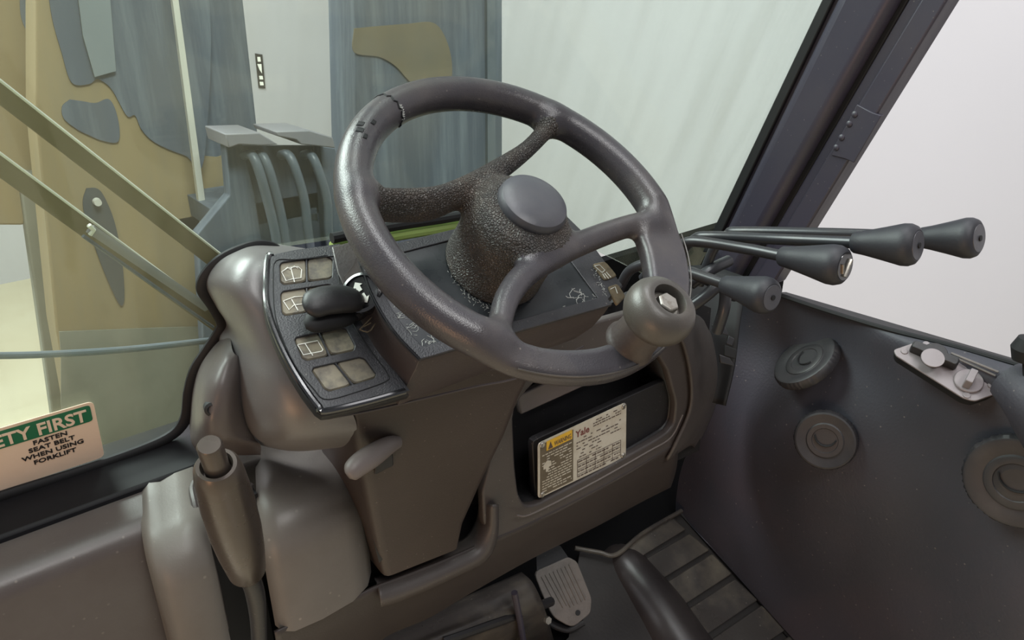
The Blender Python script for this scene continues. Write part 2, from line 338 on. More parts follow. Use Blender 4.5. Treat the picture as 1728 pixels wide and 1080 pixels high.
def f_rim(x, y, z):
    r = np.sqrt(x*x+y*y); th = np.degrees(np.arctan2(y, x))
    full = (np.sqrt(((r-142)/14.6)**2+(z/15.5)**2)-1)*14.6
    tt = np.array([-180, -150, -136, -120, -100, -85, -65, -45, -30, -18, -5, 180]); ri = np.array([128, 128, 130, 133, 133, 132, 125, 116, 112, 118, 128, 128.])
    rin = np.interp(th, tt, ri); ro = np.interp(th, [-180, -140, -100, -60, -20, 0, 180], [156.5, 157, 160, 159, 157, 156.5, 156.5]); rc = (rin+ro)/2; hw = (ro-rin)/2; hn = 9.0; zc = -5.0
    qx = np.abs(r-rc)-hw+7; qz = np.abs(z-zc)-hn+7
    pad = np.sqrt(np.maximum(qx, 0)**2+np.maximum(qz, 0)**2)+np.minimum(np.maximum(qx, qz), 0)-7
    wgt = np.clip(np.minimum((th+142)/16, (-10-th)/16), 0, 1); wgt = wgt*wgt*(3-2*wgt)
    return full*(1-wgt)+pad*wgt
HP = np.array([(0, -71), (45, -71), (46, -68), (45, -50), (45, -30), (44.5, -12), (43, -4), (39, 2.5), (34, 5.5), (31, 7), (0, 7.1)], float)
def f_hub(x, y, z):
    r = np.sqrt(x*x+y*y); rad = np.interp(z, HP[1:-1, 1], HP[1:-1, 0]); return np.maximum(np.maximum((r-rad)*.92, z-7), -70.5-z)
def f_all(x, y, z):
    d = smin(f_rim(x, y, z), fA(x, y, z), 13); d = smin(d, fB(x, y, z), 13); return smin(d, f_hub(x, y, z), 11)
V, F = sdf_mesh(f_all, (-165, -165, -78), (165, 165, 20), 2.0)
for _ in range(2):   # relax the net a little, keeping it on the surface
    S = np.zeros_like(V); Cn = np.zeros(len(V))
    for a, b in ((0, 1), (1, 2), (2, 3), (3, 0)):
        np.add.at(S, F[:, a], V[F[:, b]]); np.add.at(Cn, F[:, a], 1); np.add.at(S, F[:, b], V[F[:, a]]); np.add.at(Cn, F[:, b], 1)
    V = V*.4+.6*S/Cn[:, None]
e = .6; gx = f_all(V[:, 0]+e, V[:, 1], V[:, 2])-f_all(V[:, 0]-e, V[:, 1], V[:, 2]); gy = f_all(V[:, 0], V[:, 1]+e, V[:, 2])-f_all(V[:, 0], V[:, 1]-e, V[:, 2]); gz = f_all(V[:, 0], V[:, 1], V[:, 2]+e)-f_all(V[:, 0], V[:, 1], V[:, 2]-e)
G3 = np.stack([gx, gy, gz], 1); G3 /= np.linalg.norm(G3, axis=1)[:, None]+1e-9
V = V-G3*f_all(V[:, 0], V[:, 1], V[:, 2])[:, None]*.8
cen = V[F].mean(1); who = np.argmin(np.stack([f_rim(*cen.T), fA(*cen.T)+1, fB(*cen.T)+1, f_hub(*cen.T)+1]), 0)
Gw = G3[:, :1]*u_+G3[:, 1:2]*v_+G3[:, 2:3]*n_; Vw = Wc+(V[:, :1]*u_+V[:, 1:2]*v_+V[:, 2:3]*n_)/1000
def shell(k, name, m):
    f = F[who == k]; ids, inv = np.unique(f, return_inverse=True); f = inv.reshape(f.shape)
    o = obj(name, (Vw[ids], f), m, sw, keepn=True); me = o.data
    s = 0
    nn = Gw[ids]; 
    # face direction must agree with the field
    a = Vw[ids][f]; fn = np.cross(a[:, 2]-a[:, 0], a[:, 3]-a[:, 1]); s = np.sign((fn*nn[f].mean(1)).sum(1)).sum()
    if s < 0: me.flip_normals()
    me.normals_split_custom_set_from_vertices([tuple(q) for q in nn])
    return o
rim = shell(0, 'rim', M_RIM); shell(1, 'spoke', M_LEA); shell(2, 'spoke', M_RIM); shell(3, 'hub', M_LEA)
obj('horn_button', lathe(L(4, 0, 4), n_, [(0, 0), (.029, 0), (.0305, .003), (.0300, .007), (.0285, .0100), (.025, .0118), (.018, .0132), (.009, .0138), (0, .0140)], 56), M_CAP, sw)
# crack in the rim skin and small nicks
def ring_on_rim(deg, t0, t1, rr=.0006, wob=1.4):
    P = []; a = math.radians(deg)
    for i, t in enumerate(np.linspace(math.radians(t0), math.radians(t1), 22)):
        R = 142+14.7*math.cos(t); aa = a+math.sin(i*2.1)*wob/142; P.append(L(R*math.cos(aa), R*math.sin(aa), 15.6*math.sin(t)))
    return tube(P, rr, 6)
obj('crack', ring_on_rim(115.5, 10, 200, .0009), M_BLK, sw)
obj('crack', ring_on_rim(114.9, 120, 172, .0006, 2.2), M_SCR, sw)
for dg, t0, t1 in ((134, 60, 80), (137, 66, 88), (131, 95, 108), (139, 92, 104)):
    obj('nick', ring_on_rim(dg, t0, t1, .00045, 3), M_BLK, sw)
seam = [L((156.6 if a > -20 else 159)*math.cos(math.radians(a)), (156.6 if a > -20 else 159)*math.sin(math.radians(a)), 1.6) for a in np.linspace(-128, -22, 60)]
obj('mould_seam', tube([L(157.6*math.cos(math.radians(a)), 157.6*math.sin(math.radians(a)), 2.2) for a in np.linspace(-128, -24, 60)], .0007, 6), M_KNOB, sw)
# spinner knob, standing on the flattened lower rim
kc = (8, -139)
kb = thing('spinner_knob', 'round dark spinner knob with a steel bolt in its top, on the lower wheel rim', 'steering knob', L(kc[0], kc[1], 1))
kn = obj('neck', lathe(L(*kc, 0), n_, [(.0205, 0), (.0205, .002), (.0192, .004), (.0182, .007), (.0175, .018), (.0165, .028), (.016, .034)], 44), M_NECK, kb)
kprof = [(.012, .030), (.018, .0295), (.0225, .0325), (.0252, .0385), (.0258, .0445), (.0248, .0505), (.0222, .0555), (.0182, .0590), (.0152, .0600), (.0132, .0596), (.0128, .0585), (.0126, .0500), (.0, .0500)]
kprof = [(r*1.05 if r > .014 else r, h) for r, h in kprof]
obj('grip', lathe(L(*kc, 0), n_, kprof, 56), M_KNOB, kb)
bo = obj('bolt', lathe(L(kc[0]-2, kc[1]-1, 0), n_, [(.0085, .050), (.0087, .0575), (.0075, .0590), (0, .0592)], 6), M_BOLT, kb, smooth=False, bevel=.0006)
obj('washer', lathe(L(kc[0], kc[1], 0), n_, [(.0105, .0498), (.0105, .0515), (.008, .0516)], 30), M_BOLT, kb)

# ================================================================== INSTRUMENT CONSOLE
con = thing('instrument_console', 'dark dashboard console with scratched display and rocker switches behind the steering wheel', 'instrument panel', L(0, 0, -130))
def pw(pts, o): return np.array([PW(x, y, o) for x, y in pts])
def wmm(x, y, o): q = PW(x, y, o)-Wc; return q@u_*1000, q@v_*1000
# raised display block
left_top = [(600, 415), (609, 444), (623, 486), (644, 527), (671, 566), (709, 605)]
left_low = [(573, 415), (573, 440), (579, 478), (601, 530), (632, 590), (686, 652)]
TR = wmm(1031, 513, .07); VT = 46
ltc = crom([wmm(*p, .07) for p in left_top], 16); llc = crom([wmm(*p, .10) for p in left_low], 16)
def ring(lc, o, dx=0, dv=0, rx=0):
    a0, b0 = lc[0], lc[1]; k = next(i for i in range(len(lc)) if lc[i][1] < 44)
    t = (44-lc[k-1][1])/(lc[k][1]-lc[k-1][1]) if k else 0
    q = lc[k-1]+(lc[k]-lc[k-1])*t if k else lc[0]; lc = crom(np.vstack([q, lc[k:]]), 16)
    pts = [L(a, b, -o*1000) for a, b in lc]
    pts += [L(lc[-1][0]+(TR[0]+rx-lc[-1][0])*t, lc[-1][1]+(TR[1]+dx-lc[-1][1])*t, -o*1000) for t in (.15, .5, .85, 1)]
    pts += [L(TR[0]+rx, 20, -o*1000), L(TR[0]+rx, VT+dv, -o*1000), L(0, VT+dv, -o*1000), L(lc[0][0], VT+dv, -o*1000)]
    return np.array(pts)
mid = (ltc+llc)/2+np.array([3.5, 2.0])
r3 = llc.copy()
obj('console_body', loft([ring(ltc, .0725, 0, 0), ring(mid, .085, -1, 0), ring(llc, .104, -2, 0, -4), ring(llc+np.array([0, -2]), .128, 2, -8, -10), ring(llc+np.array([6, 6]), .134, 8, -12, -14)]), M_SIDE, con, bevel=.0015)
top = ring(ltc, .0695, 0, 0)
def inset(P, d, n=n_):
    P = np.asarray(P); out = []; c = P.mean(0)
    m = len(P)
    for i in range(m):
        a = P[i]-P[i-1]; b = P[(i+1) % m]-P[i]; a = a/(np.linalg.norm(a)+1e-9); b = b/(np.linalg.norm(b)+1e-9)
        na = np.cross(n, a); nb = np.cross(n, b); q = na+nb; q = q/(np.linalg.norm(q)+1e-9); q = q/max(.4, q@na)
        out.append(P[i]+q*d)
    return np.array(out)
def ori(P, n=n_):
    A = sum(np.cross(P[i]-P[0], P[(i+1) % len(P)]-P[0]) for i in range(len(P))); return P if A@n > 0 else P[::-1]
top = ori(top); ins = inset(top, .009)
obj('display_frame', plate(top, [ins], L(0, 0, -69.5), u_, v_, n_, .004, .0008), M_DECK, con)
lens = obj('display_lens', plate(inset(top, .0085), [], L(0, 0, -71), u_, v_, n_, .003), M_DISP, con)
# wear marks on the lens and round the column
def marks(cx, cy, rx, ry, n, ln, o=.0708, seed=1, r=.00035):
    rd = random.Random(seed); L0 = []
    for i in range(n):
        a = rd.uniform(0, 6.28); q = rd.random()**.5; x = cx+rx*q*math.cos(a); y = cy+ry*q*math.sin(a); P = []; d = rd.uniform(0, 6.28)
        for k in range(rd.randint(3, 6)):
            P.append(PW(x, y, o)); d += rd.uniform(-1.1, 1.1); x += ln*math.cos(d); y += ln*math.sin(d)*.8
        L0.append(tube(P, r*rd.uniform(.6, 1.3), 5))
    return merge(*L0)
def wearline(P, n, jit, seed, o=.0708, r=.0005):
    rd = random.Random(seed); C_ = crom(np.array(P, float), n); L0 = []
    for x, y in C_:
        x += rd.gauss(0, jit); y += rd.gauss(0, jit); a = rd.uniform(0, 6.28); l = rd.uniform(1.5, 5)
        L0.append(tube([PW(x, y, o), PW(x+l*math.cos(a), y+l*math.sin(a), o)], r*rd.uniform(.5, 1.2), 5))
    return merge(*L0)
obj('scratches', merge(wearline([(660, 512), (678, 536), (700, 560), (728, 582), (752, 584)], 12, 3, 2, r=.00025), marks(684, 540, 20, 18, 17, 6, seed=5, r=.00022), marks(728, 574, 20, 9, 12, 6, seed=9, r=.00022)), M_SCR, lens, kind='stuff')
obj('scratches', merge(wearline([(768, 420), (762, 450), (775, 480), (800, 505), (835, 522)], 110, 4, 3, r=.00022), marks(985, 495, 22, 12, 12, 5, seed=7), wearline([(880, 545), (950, 522), (1012, 500), (1014, 480), (998, 455)], 60, 2, 4, r=.0003)), M_SCR, lens, kind='stuff')
# lower switch deck at the left
deck_px = [(573, 412), (500, 422), (458, 431), (451, 440), (449, 498), (456, 535), (467, 566), (480, 595), (496, 625), (516, 657), (538, 686), (548, 693), (562, 691), (620, 677), (690, 658), (640, 590), (585, 500)]
deck = ori(pw(deck_px, .10))
pairs = [([(471, 446), (476, 441), (552, 430), (563, 437), (562, 468), (556, 472), (479, 482), (472, 477)], (517, 435), (518, 477)),
         ([(472, 497), (477, 490), (556, 478), (566, 486), (566, 518), (560, 522), (481, 534), (475, 529)], (517, 484), (521, 528)),
         ([(496, 574), (499, 568), (577, 551), (586, 554), (601, 583), (598, 593), (518, 610), (509, 606)], (537, 560), (557, 602)),
         ([(525, 626), (528, 619), (607, 601), (617, 604), (637, 631), (633, 639), (556, 662), (547, 658)], (564, 611), (596, 651))]
holes = [ori(rpoly(pw(p[0], .10), .3, 3))[::-1] for p in pairs]
obj('switch_deck', plate(deck, holes, L(0, 0, -100), u_, v_, n_, .005, .0007), M_DECK, con)
low = inset(deck, -.0015); 
obj('deck_housing', loft([inset(deck, .001)-n_*.0045, low-n_*.007, low-n_*.013, inset(deck, .008)-n_*.024]), M_DARK, con, bevel=.001)
edge = crom(pw([(460, 430), (452, 437), (449, 498), (456, 535), (467, 566), (480, 595), (496, 625), (516, 657), (538, 686), (549, 694), (620, 678), (683, 660)], .1015), 50)
obj('edge_trim', tube(edge, .0028, 10), M_TRIM, con)
obj('edge_trim', tube(crom(pw([(610, 448), (623, 487), (644, 528), (671, 567), (708, 606)], .0705), 24), .0013, 8), M_TRIM, con)
ins_px = [(566, 432), (500, 438), (466, 440), (461, 470), (464, 530), (478, 575), (500, 620), (528, 655), (550, 674), (600, 662), (652, 643), (654, 630), (632, 600), (604, 560), (578, 505), (570, 455)]
obj('panel_groove', tube(np.vstack([crom(pw(ins_px, .0998), 60)]), .0005, 6), M_BLK, con)
def icon(lines, sw_, o=.1016, r=.00042):
    L0 = []
    for ln in lines: L0.append(tube(pw(ln, o), r, 6))
    return obj('icon', merge(*L0), M_ICON, sw_)
icons = {(0, 0): [[(475, 459), (486, 452), (503, 450), (509, 455), (508, 469), (493, 471), (483, 474), (475, 459)], [(491, 453), (497, 476)], [(480, 456), (485, 451), (490, 455)], [(490, 454), (497, 449), (503, 453)]],
         (1, 0): [[(478, 508), (497, 501), (514, 500), (512, 513), (496, 515), (488, 523), (478, 508)], [(492, 505), (503, 524)]],
         (2, 0): [[(502, 582), (536, 575), (545, 590), (543, 593), (512, 599), (502, 582)], [(515, 580), (528, 600)]]}
for i, (q, d0, d1) in enumerate(pairs):
    q = np.array(q, float); d0 = np.array(d0, float); d1 = np.array(d1, float); lft = np.array([q[7], q[0], q[1], d0, d1, q[6]]); rgt = np.array([d0, q[2], q[3], q[4], q[5], d1])
    for j, h in enumerate((lft, rgt)):
        c = h.mean(0); h = c+(h-c)*(.965, .95)
        P = ori(rpoly(pw(h, .1035), .25, 3)); s = obj('switch', loft([P-n_*.004, P, inset(P, .0010)+n_*.0013]), M_SW, con, label=('rocker switch with a white wiper symbol' if (i, j) in icons else None))
        if (i, j) in icons: icon(icons[(i, j)], s)
    obj('switch_divider', tube([PW(*d0, .1015), PW(*d1, .1015)], .0009, 6), M_DECK, con)
sh0 = ori(pw([(560, 416), (600, 406), (640, 402), (652, 440), (640, 500), (592, 505), (570, 460)], .0985))
obj('console_shoulder', loft([sh0-n_*.03, sh0]), M_SIDE, con, bevel=.001)
obj('edge_trim', tube(crom(pw([(552, 706), (620, 694), (700, 676), (800, 653), (885, 634), (985, 585)], .131), 30), .0011, 8), M_SIDE, con)
# right-hand switch bay
bay = ori(np.array([L(TR[0]-3, TR[1]+4, -76), L(TR[0]+36, TR[1]+16, -76), L(TR[0]+37, 10, -76), L(TR[0]+30, 42, -76), L(TR[0]-3, 44, -76)]))
obj('switch_bay', loft([inset(bay, .002)-n_*.055, bay-n_*.048, bay-n_*.002, inset(bay, .0015)]), M_DECK, con)
for q, ic in (([(999, 446), (1021, 441), (1042, 466), (1019, 474)], [[(1003, 449), (1016, 460)], [(1003, 449), (1012, 447), (1021, 456), (1016, 460)], [(1017, 462), (1022, 470)], [(1020, 461), (1027, 470)], [(1023, 459), (1031, 468)]]),
              ([(1025, 484), (1042, 479), (1056, 500), (1041, 516)], [[(1030, 488), (1038, 484), (1042, 495)]])):
    P = ori(rpoly(pw(q, .0752), .2, 3)); s = obj('switch', loft([P-n_*.002, P, inset(P, .0009)+n_*.0008]), M_DUST, con, label='dusty rocker switch')
    obj('icon', merge(*[tube(pw(l, .0742), .0004, 6) for l in ic]), M_ICON, s)
# direction lever socket, with arrows
sc = PW(610, 494, .077); sax = n_*.75-u_*.62; sax /= np.linalg.norm(sax); sx_, sy_, _ = frame(sax, v_)
obj('lever_socket', merge(lathe(sc-sax*.01, sax, [(.0165, 0), (.0175, .008), (.017, .011), (.0145, .012), (.014, .0095), (0, .0095)], 32)), M_TRIM, con)
for s in (-1, 1):
    c0 = sc+sax*.0004+sx_*.0 ; yy = v_-sax*(v_@sax); yy /= np.linalg.norm(yy); xx = np.cross(yy, sax)
    A = [c0+yy*s*.0105, c0+yy*s*.006+xx*.0045, c0+yy*s*.006+xx*.002, c0+yy*s*.0015+xx*.002, c0+yy*s*.0015-xx*.002, c0+yy*s*.006-xx*.002, c0+yy*s*.006-xx*.0045]
    obj('arrow', prism(A, sax*.0006), M_ICON, con)
obj('torn_label', merge(*[tube(crom(pw(l, .088), 8), .0006, 5) for l in ([(607, 556), (618, 545), (632, 532), (640, 540)], [(607, 556), (622, 560), (634, 545), (642, 534)], [(612, 552), (626, 545)])]), M_DUST, con)
# direction lever itself
dl = thing('direction_lever', 'short black paddle lever reaching over the left switches of the console', 'lever', PW(600, 520, .095))
obj('paddle', tube([PW(606, 512, .088), PW(592, 506, .078), PW(570, 505, .073), (PW(545, 508, .071)), PW(524, 516, .072), PW(515, 520, .074)], [.007, .0115, .0125, .0125, .011, .004], 20, 26, squash=(n_, .62)), M_DARK, dl)
obj('paddle_underside', tube([PW(598, 530, .092), PW(578, 536, .088), PW(550, 540, .085), PW(526, 545, .084), PW(514, 548, .085)], [.006, .0085, .009, .0085, .004], 16, 20, squash=(n_, .7)), M_BLK, dl)
obj('pivot', lathe(PW(604, 522, .094), sax, [(.010, 0), (.011, .006), (.009, .011), (0, .012)], 24), M_DARK, dl)

# ================================================================== COLUMN SHROUD, TILT HANDLE
def quadring(px, Ys, r=.12, k=4): return rpoly([PY(x, y, Y) for (x, y), Y in zip(px, Ys)], r, k)
cs = thing('column_shroud', 'tapered brown-black steering column shroud under the console', 'column cover', PY(710, 900, .56))
def shr(TL, TRt, Yf, depth):
    a = PY(*TL, Yf); b = PY(*TRt, Yf); d = np.array([0, depth, 0]); return rpoly([a, b, b+d+(a-b)*.04, a+d+(b-a)*.04], .10, 4)
rings = [shr((590, 680), (915, 605), .505, .13), shr((598, 720), (884, 668), .508, .13), shr((606, 770), (858, 735), .515, .13), shr((622, 850), (820, 810), .53, .12), shr((640, 936), (786, 882), .55, .10), shr((650, 975), (776, 925), .56, .09)]
obj('shroud_shell', loft(rings), M_SHR, cs)
obj('shroud_foot', loft([rpoly([PY(*p, Y) for p, Y in zip([(560, 700), (640, 690), (650, 940), (640, 950), (600, 800)], [.555]*5)], .1, 3), rpoly([PY(*p, Y) for p, Y in zip([(560, 700), (640, 690), (650, 940), (640, 950), (600, 800)], [.64]*5)], .1, 3)]), M_DARK, cs)
th_ = thing('tilt_handle', 'light grey column tilt handle sticking out beside the shroud', 'handle', PY(655, 790, .46))
obj('grip', tube([PY(672, 745, .512), PY(655, 752, .504), PY(630, 768, .496), PY(607, 783, .492), PY(592, 796, .490), PY(586, 802, .490)], [.006, .0085, .0105, .0105, .009, .004], 18, 26, squash=((1, -.5, .2), .7)), M_LGR, th_)
obj('shank', loft([rpoly([PY(x, y, Y) for x, y in [(634, 772), (662, 752), (664, 786), (650, 792), (632, 802)]], .15, 3) for Y in (.504, .53)]), M_DARK, th_, bevel=.001)

# ================================================================== WINDSHIELD (structure)
wn = thing('window_1', None, None, WS(864, 540), kind='structure')
GX0 = -.42
ws_up = np.array([0, -.3717, 1.0]); ws_up /= np.linalg.norm(ws_up); ws_n = np.array([0, 1, .3717]); ws_n /= np.linalg.norm(ws_n)
seal_px = [(0, 848), (120, 812), (230, 772), (296, 735), (316, 705), (322, 660), (333, 622), (352, 592), (376, 556), (378, 543), (362, 515), (344, 492), (343, 478), (352, 460), (372, 440), (400, 424), (436, 413), (470, 418)]
base_l = [WS(x, y) for x, y in seal_px]
base_l[0] = np.array([GX0, base_l[0][1], base_l[0][2]])
gr = [WS(560, 404), WS(700, 376), WS(860, 366), WS(1000, 420), WS(1100, 470)]; zb = WS(1205, 470)
gr.append(np.array([1.03, zb[1], zb[2]]))
topz = 2.22; ty = (WK-.3717*topz)
outl = base_l + gr + [np.array([1.03, ty, topz]), np.array([GX0, ty, topz])]
obj('glass_pane', prism(np.array(outl), ws_n*.006), M_GLASS, wn, smooth=False)
sealP = crom(np.array([WS(x, y, -.004) for x, y in [(-160, 893), (0, 838), (120, 800), (230, 762), (290, 734), (314, 704), (320, 660), (331, 622), (350, 592), (373, 557), (376, 543), (361, 515), (345, 492), (343, 478), (352, 460), (372, 440), (400, 425), (436, 415), (466, 424), (480, 450)]]), 110)
obj('gasket', tube(sealP, .0065, 12, squash=(ws_n, .7)), M_BLK, wn)
obj('gasket', tube(crom(np.array([WS(560, 402, -.003), WS(655, 383, -.003), WS(740, 370, -.003), WS(800, 362, -.003), WS(870, 366, -.003)]), 30), .0055, 10), M_BLK, wn)
obj('edge_strip', tube(crom(np.array([WS(560, 418, -.002), WS(655, 399, -.002), WS(740, 385, -.002), WS(800, 376, -.002)]), 30), .0065, 10), M_GREEN, wn, label='pale green strip along the foot of the glass')
# black sill bar under the glass on the left
sill = []
for X_ in (GX0, .085, .165):
    z0 = WS(100, 818)[2]
    y0 = WK-.3717*z0
    sill.append(np.array([(X_, y0+.01, z0+.010), (X_, y0-.012, z0+.012), (X_, y0-.030, z0+.002), (X_, y0-.052, z0+.000), (X_, y0-.058, z0-.06), (X_, y0+.05, z0-.06), (X_, y0+.05, z0+.0)]))
obj('sill_bar', loft(sill), mat('sill_black', (17, 16, 19), .6, spec=.25), wn, bevel=.003)

# ---- sticker on the glass
ax_, ay_ = np.array([1., 0, 0]), ws_up; az_ = -ws_n
st = thing('safety_sticker', 'cream safety first sticker with green header at the lower left of the windshield', 'sticker', WS(165, 770, -.003))
sTR, sBR = WS(157, 676, -.0015), WS(173, 771, -.0015); sw_w = .168; hgt = np.linalg.norm(sTR-sBR)
c0 = sTR.copy()
def sp(dx, dy, off=0.0): return c0+ax_*dx+ay_*dy-ws_n*off
obj('sheet', prism(rpoly([sp(-sw_w, 0), sp(0, 0), sp(.0, -hgt), sp(-sw_w, -hgt)], .08, 5), -ws_n*.0006), M_STK, st)
obj('header', prism(rpoly([sp(-sw_w+.004, -.0035, .0008), sp(-.0035, -.0035, .0008), sp(-.0035, -.0255, .0008), sp(-sw_w+.004, -.0255, .0008)], .16, 4), -ws_n*.0003), M_STG, st)
obj('lettering', text('SAFETY FIRST', sp(-.0075, -.0225, .0014), ax_, ay_, .0215, .0002, 'RIGHT', .022, .80), M_STK, st)
for i, s in enumerate(('FASTEN', 'SEAT BELT', 'WHEN USING', 'FORKLIFT')):
    obj('lettering', text(s, sp(-.040, -.0340-i*.0088, .0010), ax_, ay_, .0080, .0002, 'CENTER', .022, 1.02), M_STB, st)
obj('mark', prism([sp(-.114, -.055, .001), sp(-.0995, -.055, .001), sp(-.0995, -.062, .001), sp(-.114, -.062, .001)], -ws_n*.0002), M_STB, st)
obj('lettering', text('www.label.com', sp(-.004, -.0625, .0010), ax_, ay_, .0028, .0001, 'RIGHT'), M_STB, st) if False else None

# ================================================================== COLUMN HOOD between glass and console
def gp(rows): return [[(WS(x, y, -.004) if Y is None else PY(x, y, Y)) for x, y, Y in row] for row in rows]
hd = thing('column_hood', 'smooth grey plastic hood bulging from the windshield seal to the console', 'column cover', PY(470, 760, .52))
G = gp([[(436, 408, .70), (446, 409, .68), (470, 412, .67), (520, 420, .66)],
        [(398, 424, None), (420, 418, .645), (450, 424, .62), (520, 440, .60)],
        [(362, 446, None), (388, 440, .63), (430, 445, .60), (520, 470, .585)],
        [(346, 480, None), (370, 480, .62), (420, 490, .585), (520, 520, .57)],
        [(362, 515, None), (388, 530, .62), (440, 545, .572), (540, 570, .55)],
        [(380, 545, None), (405, 575, .62), (455, 600, .56), (560, 620, .53)],
        [(368, 568, None), (400, 620, .62), (460, 650, .55), (580, 670, .515)],
        [(372, 600, None), (400, 670, .625), (470, 705, .545), (600, 710, .51)],
        [(385, 650, .68), (408, 715, .635), (480, 742, .555), (600, 735, .52)],
        [(395, 700, .68), (420, 738, .655), (490, 760, .59), (590, 752, .55)],
        [(400, 730, .70), (430, 748, .68), (490, 760, .64), (580, 755, .60)]])
obj('hood_shell', patch(G, 36, 70), M_HOOD, hd, keepn=False, angle=180)
G = gp([[(388, 560, .67), (392, 590, .63), (400, 600, .62), (410, 600, .63)],
        [(352, 592, None), (372, 606, .625), (395, 620, .61), (415, 640, .62)],
        [(334, 622, None), (352, 640, .62), (385, 655, .60), (415, 680, .62)],
        [(324, 660, None), (342, 672, .62), (380, 690, .598), (420, 715, .62)],
        [(320, 705, None), (338, 710, .62), (375, 720, .60), (430, 740, .62)],
        [(322, 742, .70), (340, 744, .63), (375, 746, .61), (440, 752, .62)],
        [(330, 760, .71), (345, 765, .66), (380, 768, .65), (440, 768, .65)]])
obj('hood_skirt', patch(G, 30, 50), M_COWL, hd, angle=180)
obj('reflection_blocker', box((.34, .73, 1.58), (.17, .008, .05)), M_VOID, hd)  # hidden black box added to stop the wall reflecting beneath the hood
obj('screw', lathe(PY(358, 690, .604), (-.3, -1, .2), [(.0075, -.006), (.0065, .002), (.004, .003), (.0035, .001), (0, .001)], 20), M_BLK, hd)

# ================================================================== LEFT COWL
lc = thing('left_cowl', 'long dark plastic cowl running under the windshield on the left', 'cowl', (-.1, .62, 1.1))
def prof(y0, zt, ysh, r, yf, zb):
    P = [(y0, zt)]; 
    for t in np.linspace(0, math.pi/2, 9): P.append((ysh-r*math.sin(t), zt-.004-r+r*math.cos(t)))
    P += [(yf, zb)]; return P
def extr(profs, xs, k=0.0): return loft([np.array([(x+(y-.6)*k, y, z) for y, z in p]) for p, x in zip(profs, xs)], closed=False, caps=False)
pr1 = prof(.77, 1.548, .662, .022, .625, .95)
obj('cowl_shell', extr([pr1, pr1, pr1], [-.6, -.2, .075], .25), M_COWL, lc, angle=180)
# raised block with the brake slot
bk = thing('brake_housing', 'raised plastic housing around the parking brake slot', 'housing', (.17, .6, 1.1))
def blk(off): return prof(.745, 1.553-off*.6, .628+off, .045, .575+off*1.0, .95)
xsl = [.066, .070, .076, .086, .10, .118, .124]
pl = [prof(.745, 1.545, .655, .03, .618, .95), prof(.745, 1.549, .645, .035, .600, .95), prof(.745, 1.553, .637, .042, .585, .95), blk(.004), blk(0), blk(0), prof(.745, 1.548, .632, .045, .585, .95)]
obj('housing_left', extr(pl, xsl, .25), M_HSG, bk, angle=180)
xr = [.170, .177, .190, .22, .255, .274, .281]
pb = [prof(.80, 1.545, .635, .05, .585, 1.408), prof(.80, 1.551, .632, .055, .573, 1.408), prof(.80, 1.553, .628, .06, .565, 1.408), prof(.80, 1.553, .628, .06, .562, 1.408), prof(.80, 1.552, .628, .06, .564, 1.408), prof(.80, 1.547, .632, .058, .574, 1.408), prof(.80, 1.535, .64, .055, .59, 1.408)]
obj('housing_right', extr(pb, xr, .38), M_HSG, bk, angle=180)
obj('housing_bridge', box((.165, .710, 1.524), (.052, .042, .0245)), M_HSG, bk, bevel=.004)
obj('slot_well', merge(box((.151, .72, 1.25), (.03, .06, .285)), box((.151, .68, 1.53), (.0285, .06, .014))), M_BLK, bk)
obj('slot_rim', tube(crom([(.121, .60, 1.42), (.121, .60, 1.50), (.124, .63, 1.546), (.135, .665, 1.552), (.165, .665, 1.552), (.178, .63, 1.546)], 40), .0035, 8), M_GREY, bk)

# ================================================================== PARKING BRAKE LEVER
pk = thing('parking_brake_lever', 'brown-grey parking brake lever with a push button on top', 'brake lever', (.16, .57, 1.25))
tp, bt = PD(365, 784, .445), PD(418, 966, .555)
up = (tp-bt)/np.linalg.norm(tp-bt); Ll = np.linalg.norm(tp-bt); b0 = bt
pf = [(.0, 0), (.0115, .0), (.0135, .005), (.0160, Ll*.25), (.0172, Ll*.45), (.0170, Ll*.7), (.0150, Ll*.92), (.0138, Ll*.975), (.0118, Ll*1.0), (.0096, Ll*1.0), (.0088, Ll*.985), (.0086, Ll*.93), (0, Ll*.93)]
obj('grip', lathe(b0, up, pf, 40), M_BRK, pk)
obj('push_button', lathe(b0+up*Ll*.93, up+np.array([-.02, 0, 0]), [(.0074, 0), (.0074, .031), (.0064, .033), (0, .0332)], 30), M_BRK, pk)
obj('lever_arm', tube([bt+up*.004, PD(430, 1000, .57), PD(436, 1050, .59), PD(438, 1110, .61)], [.0105, .010, .0085, .008], 16, 16, squash=((1, 0, 0), .7)), M_DARK, pk)
obj('side_rod', tube([PD(344, 842, .66), PD(362, 890, .66), PD(378, 930, .66)], .0035, 8), M_LGR, pk)

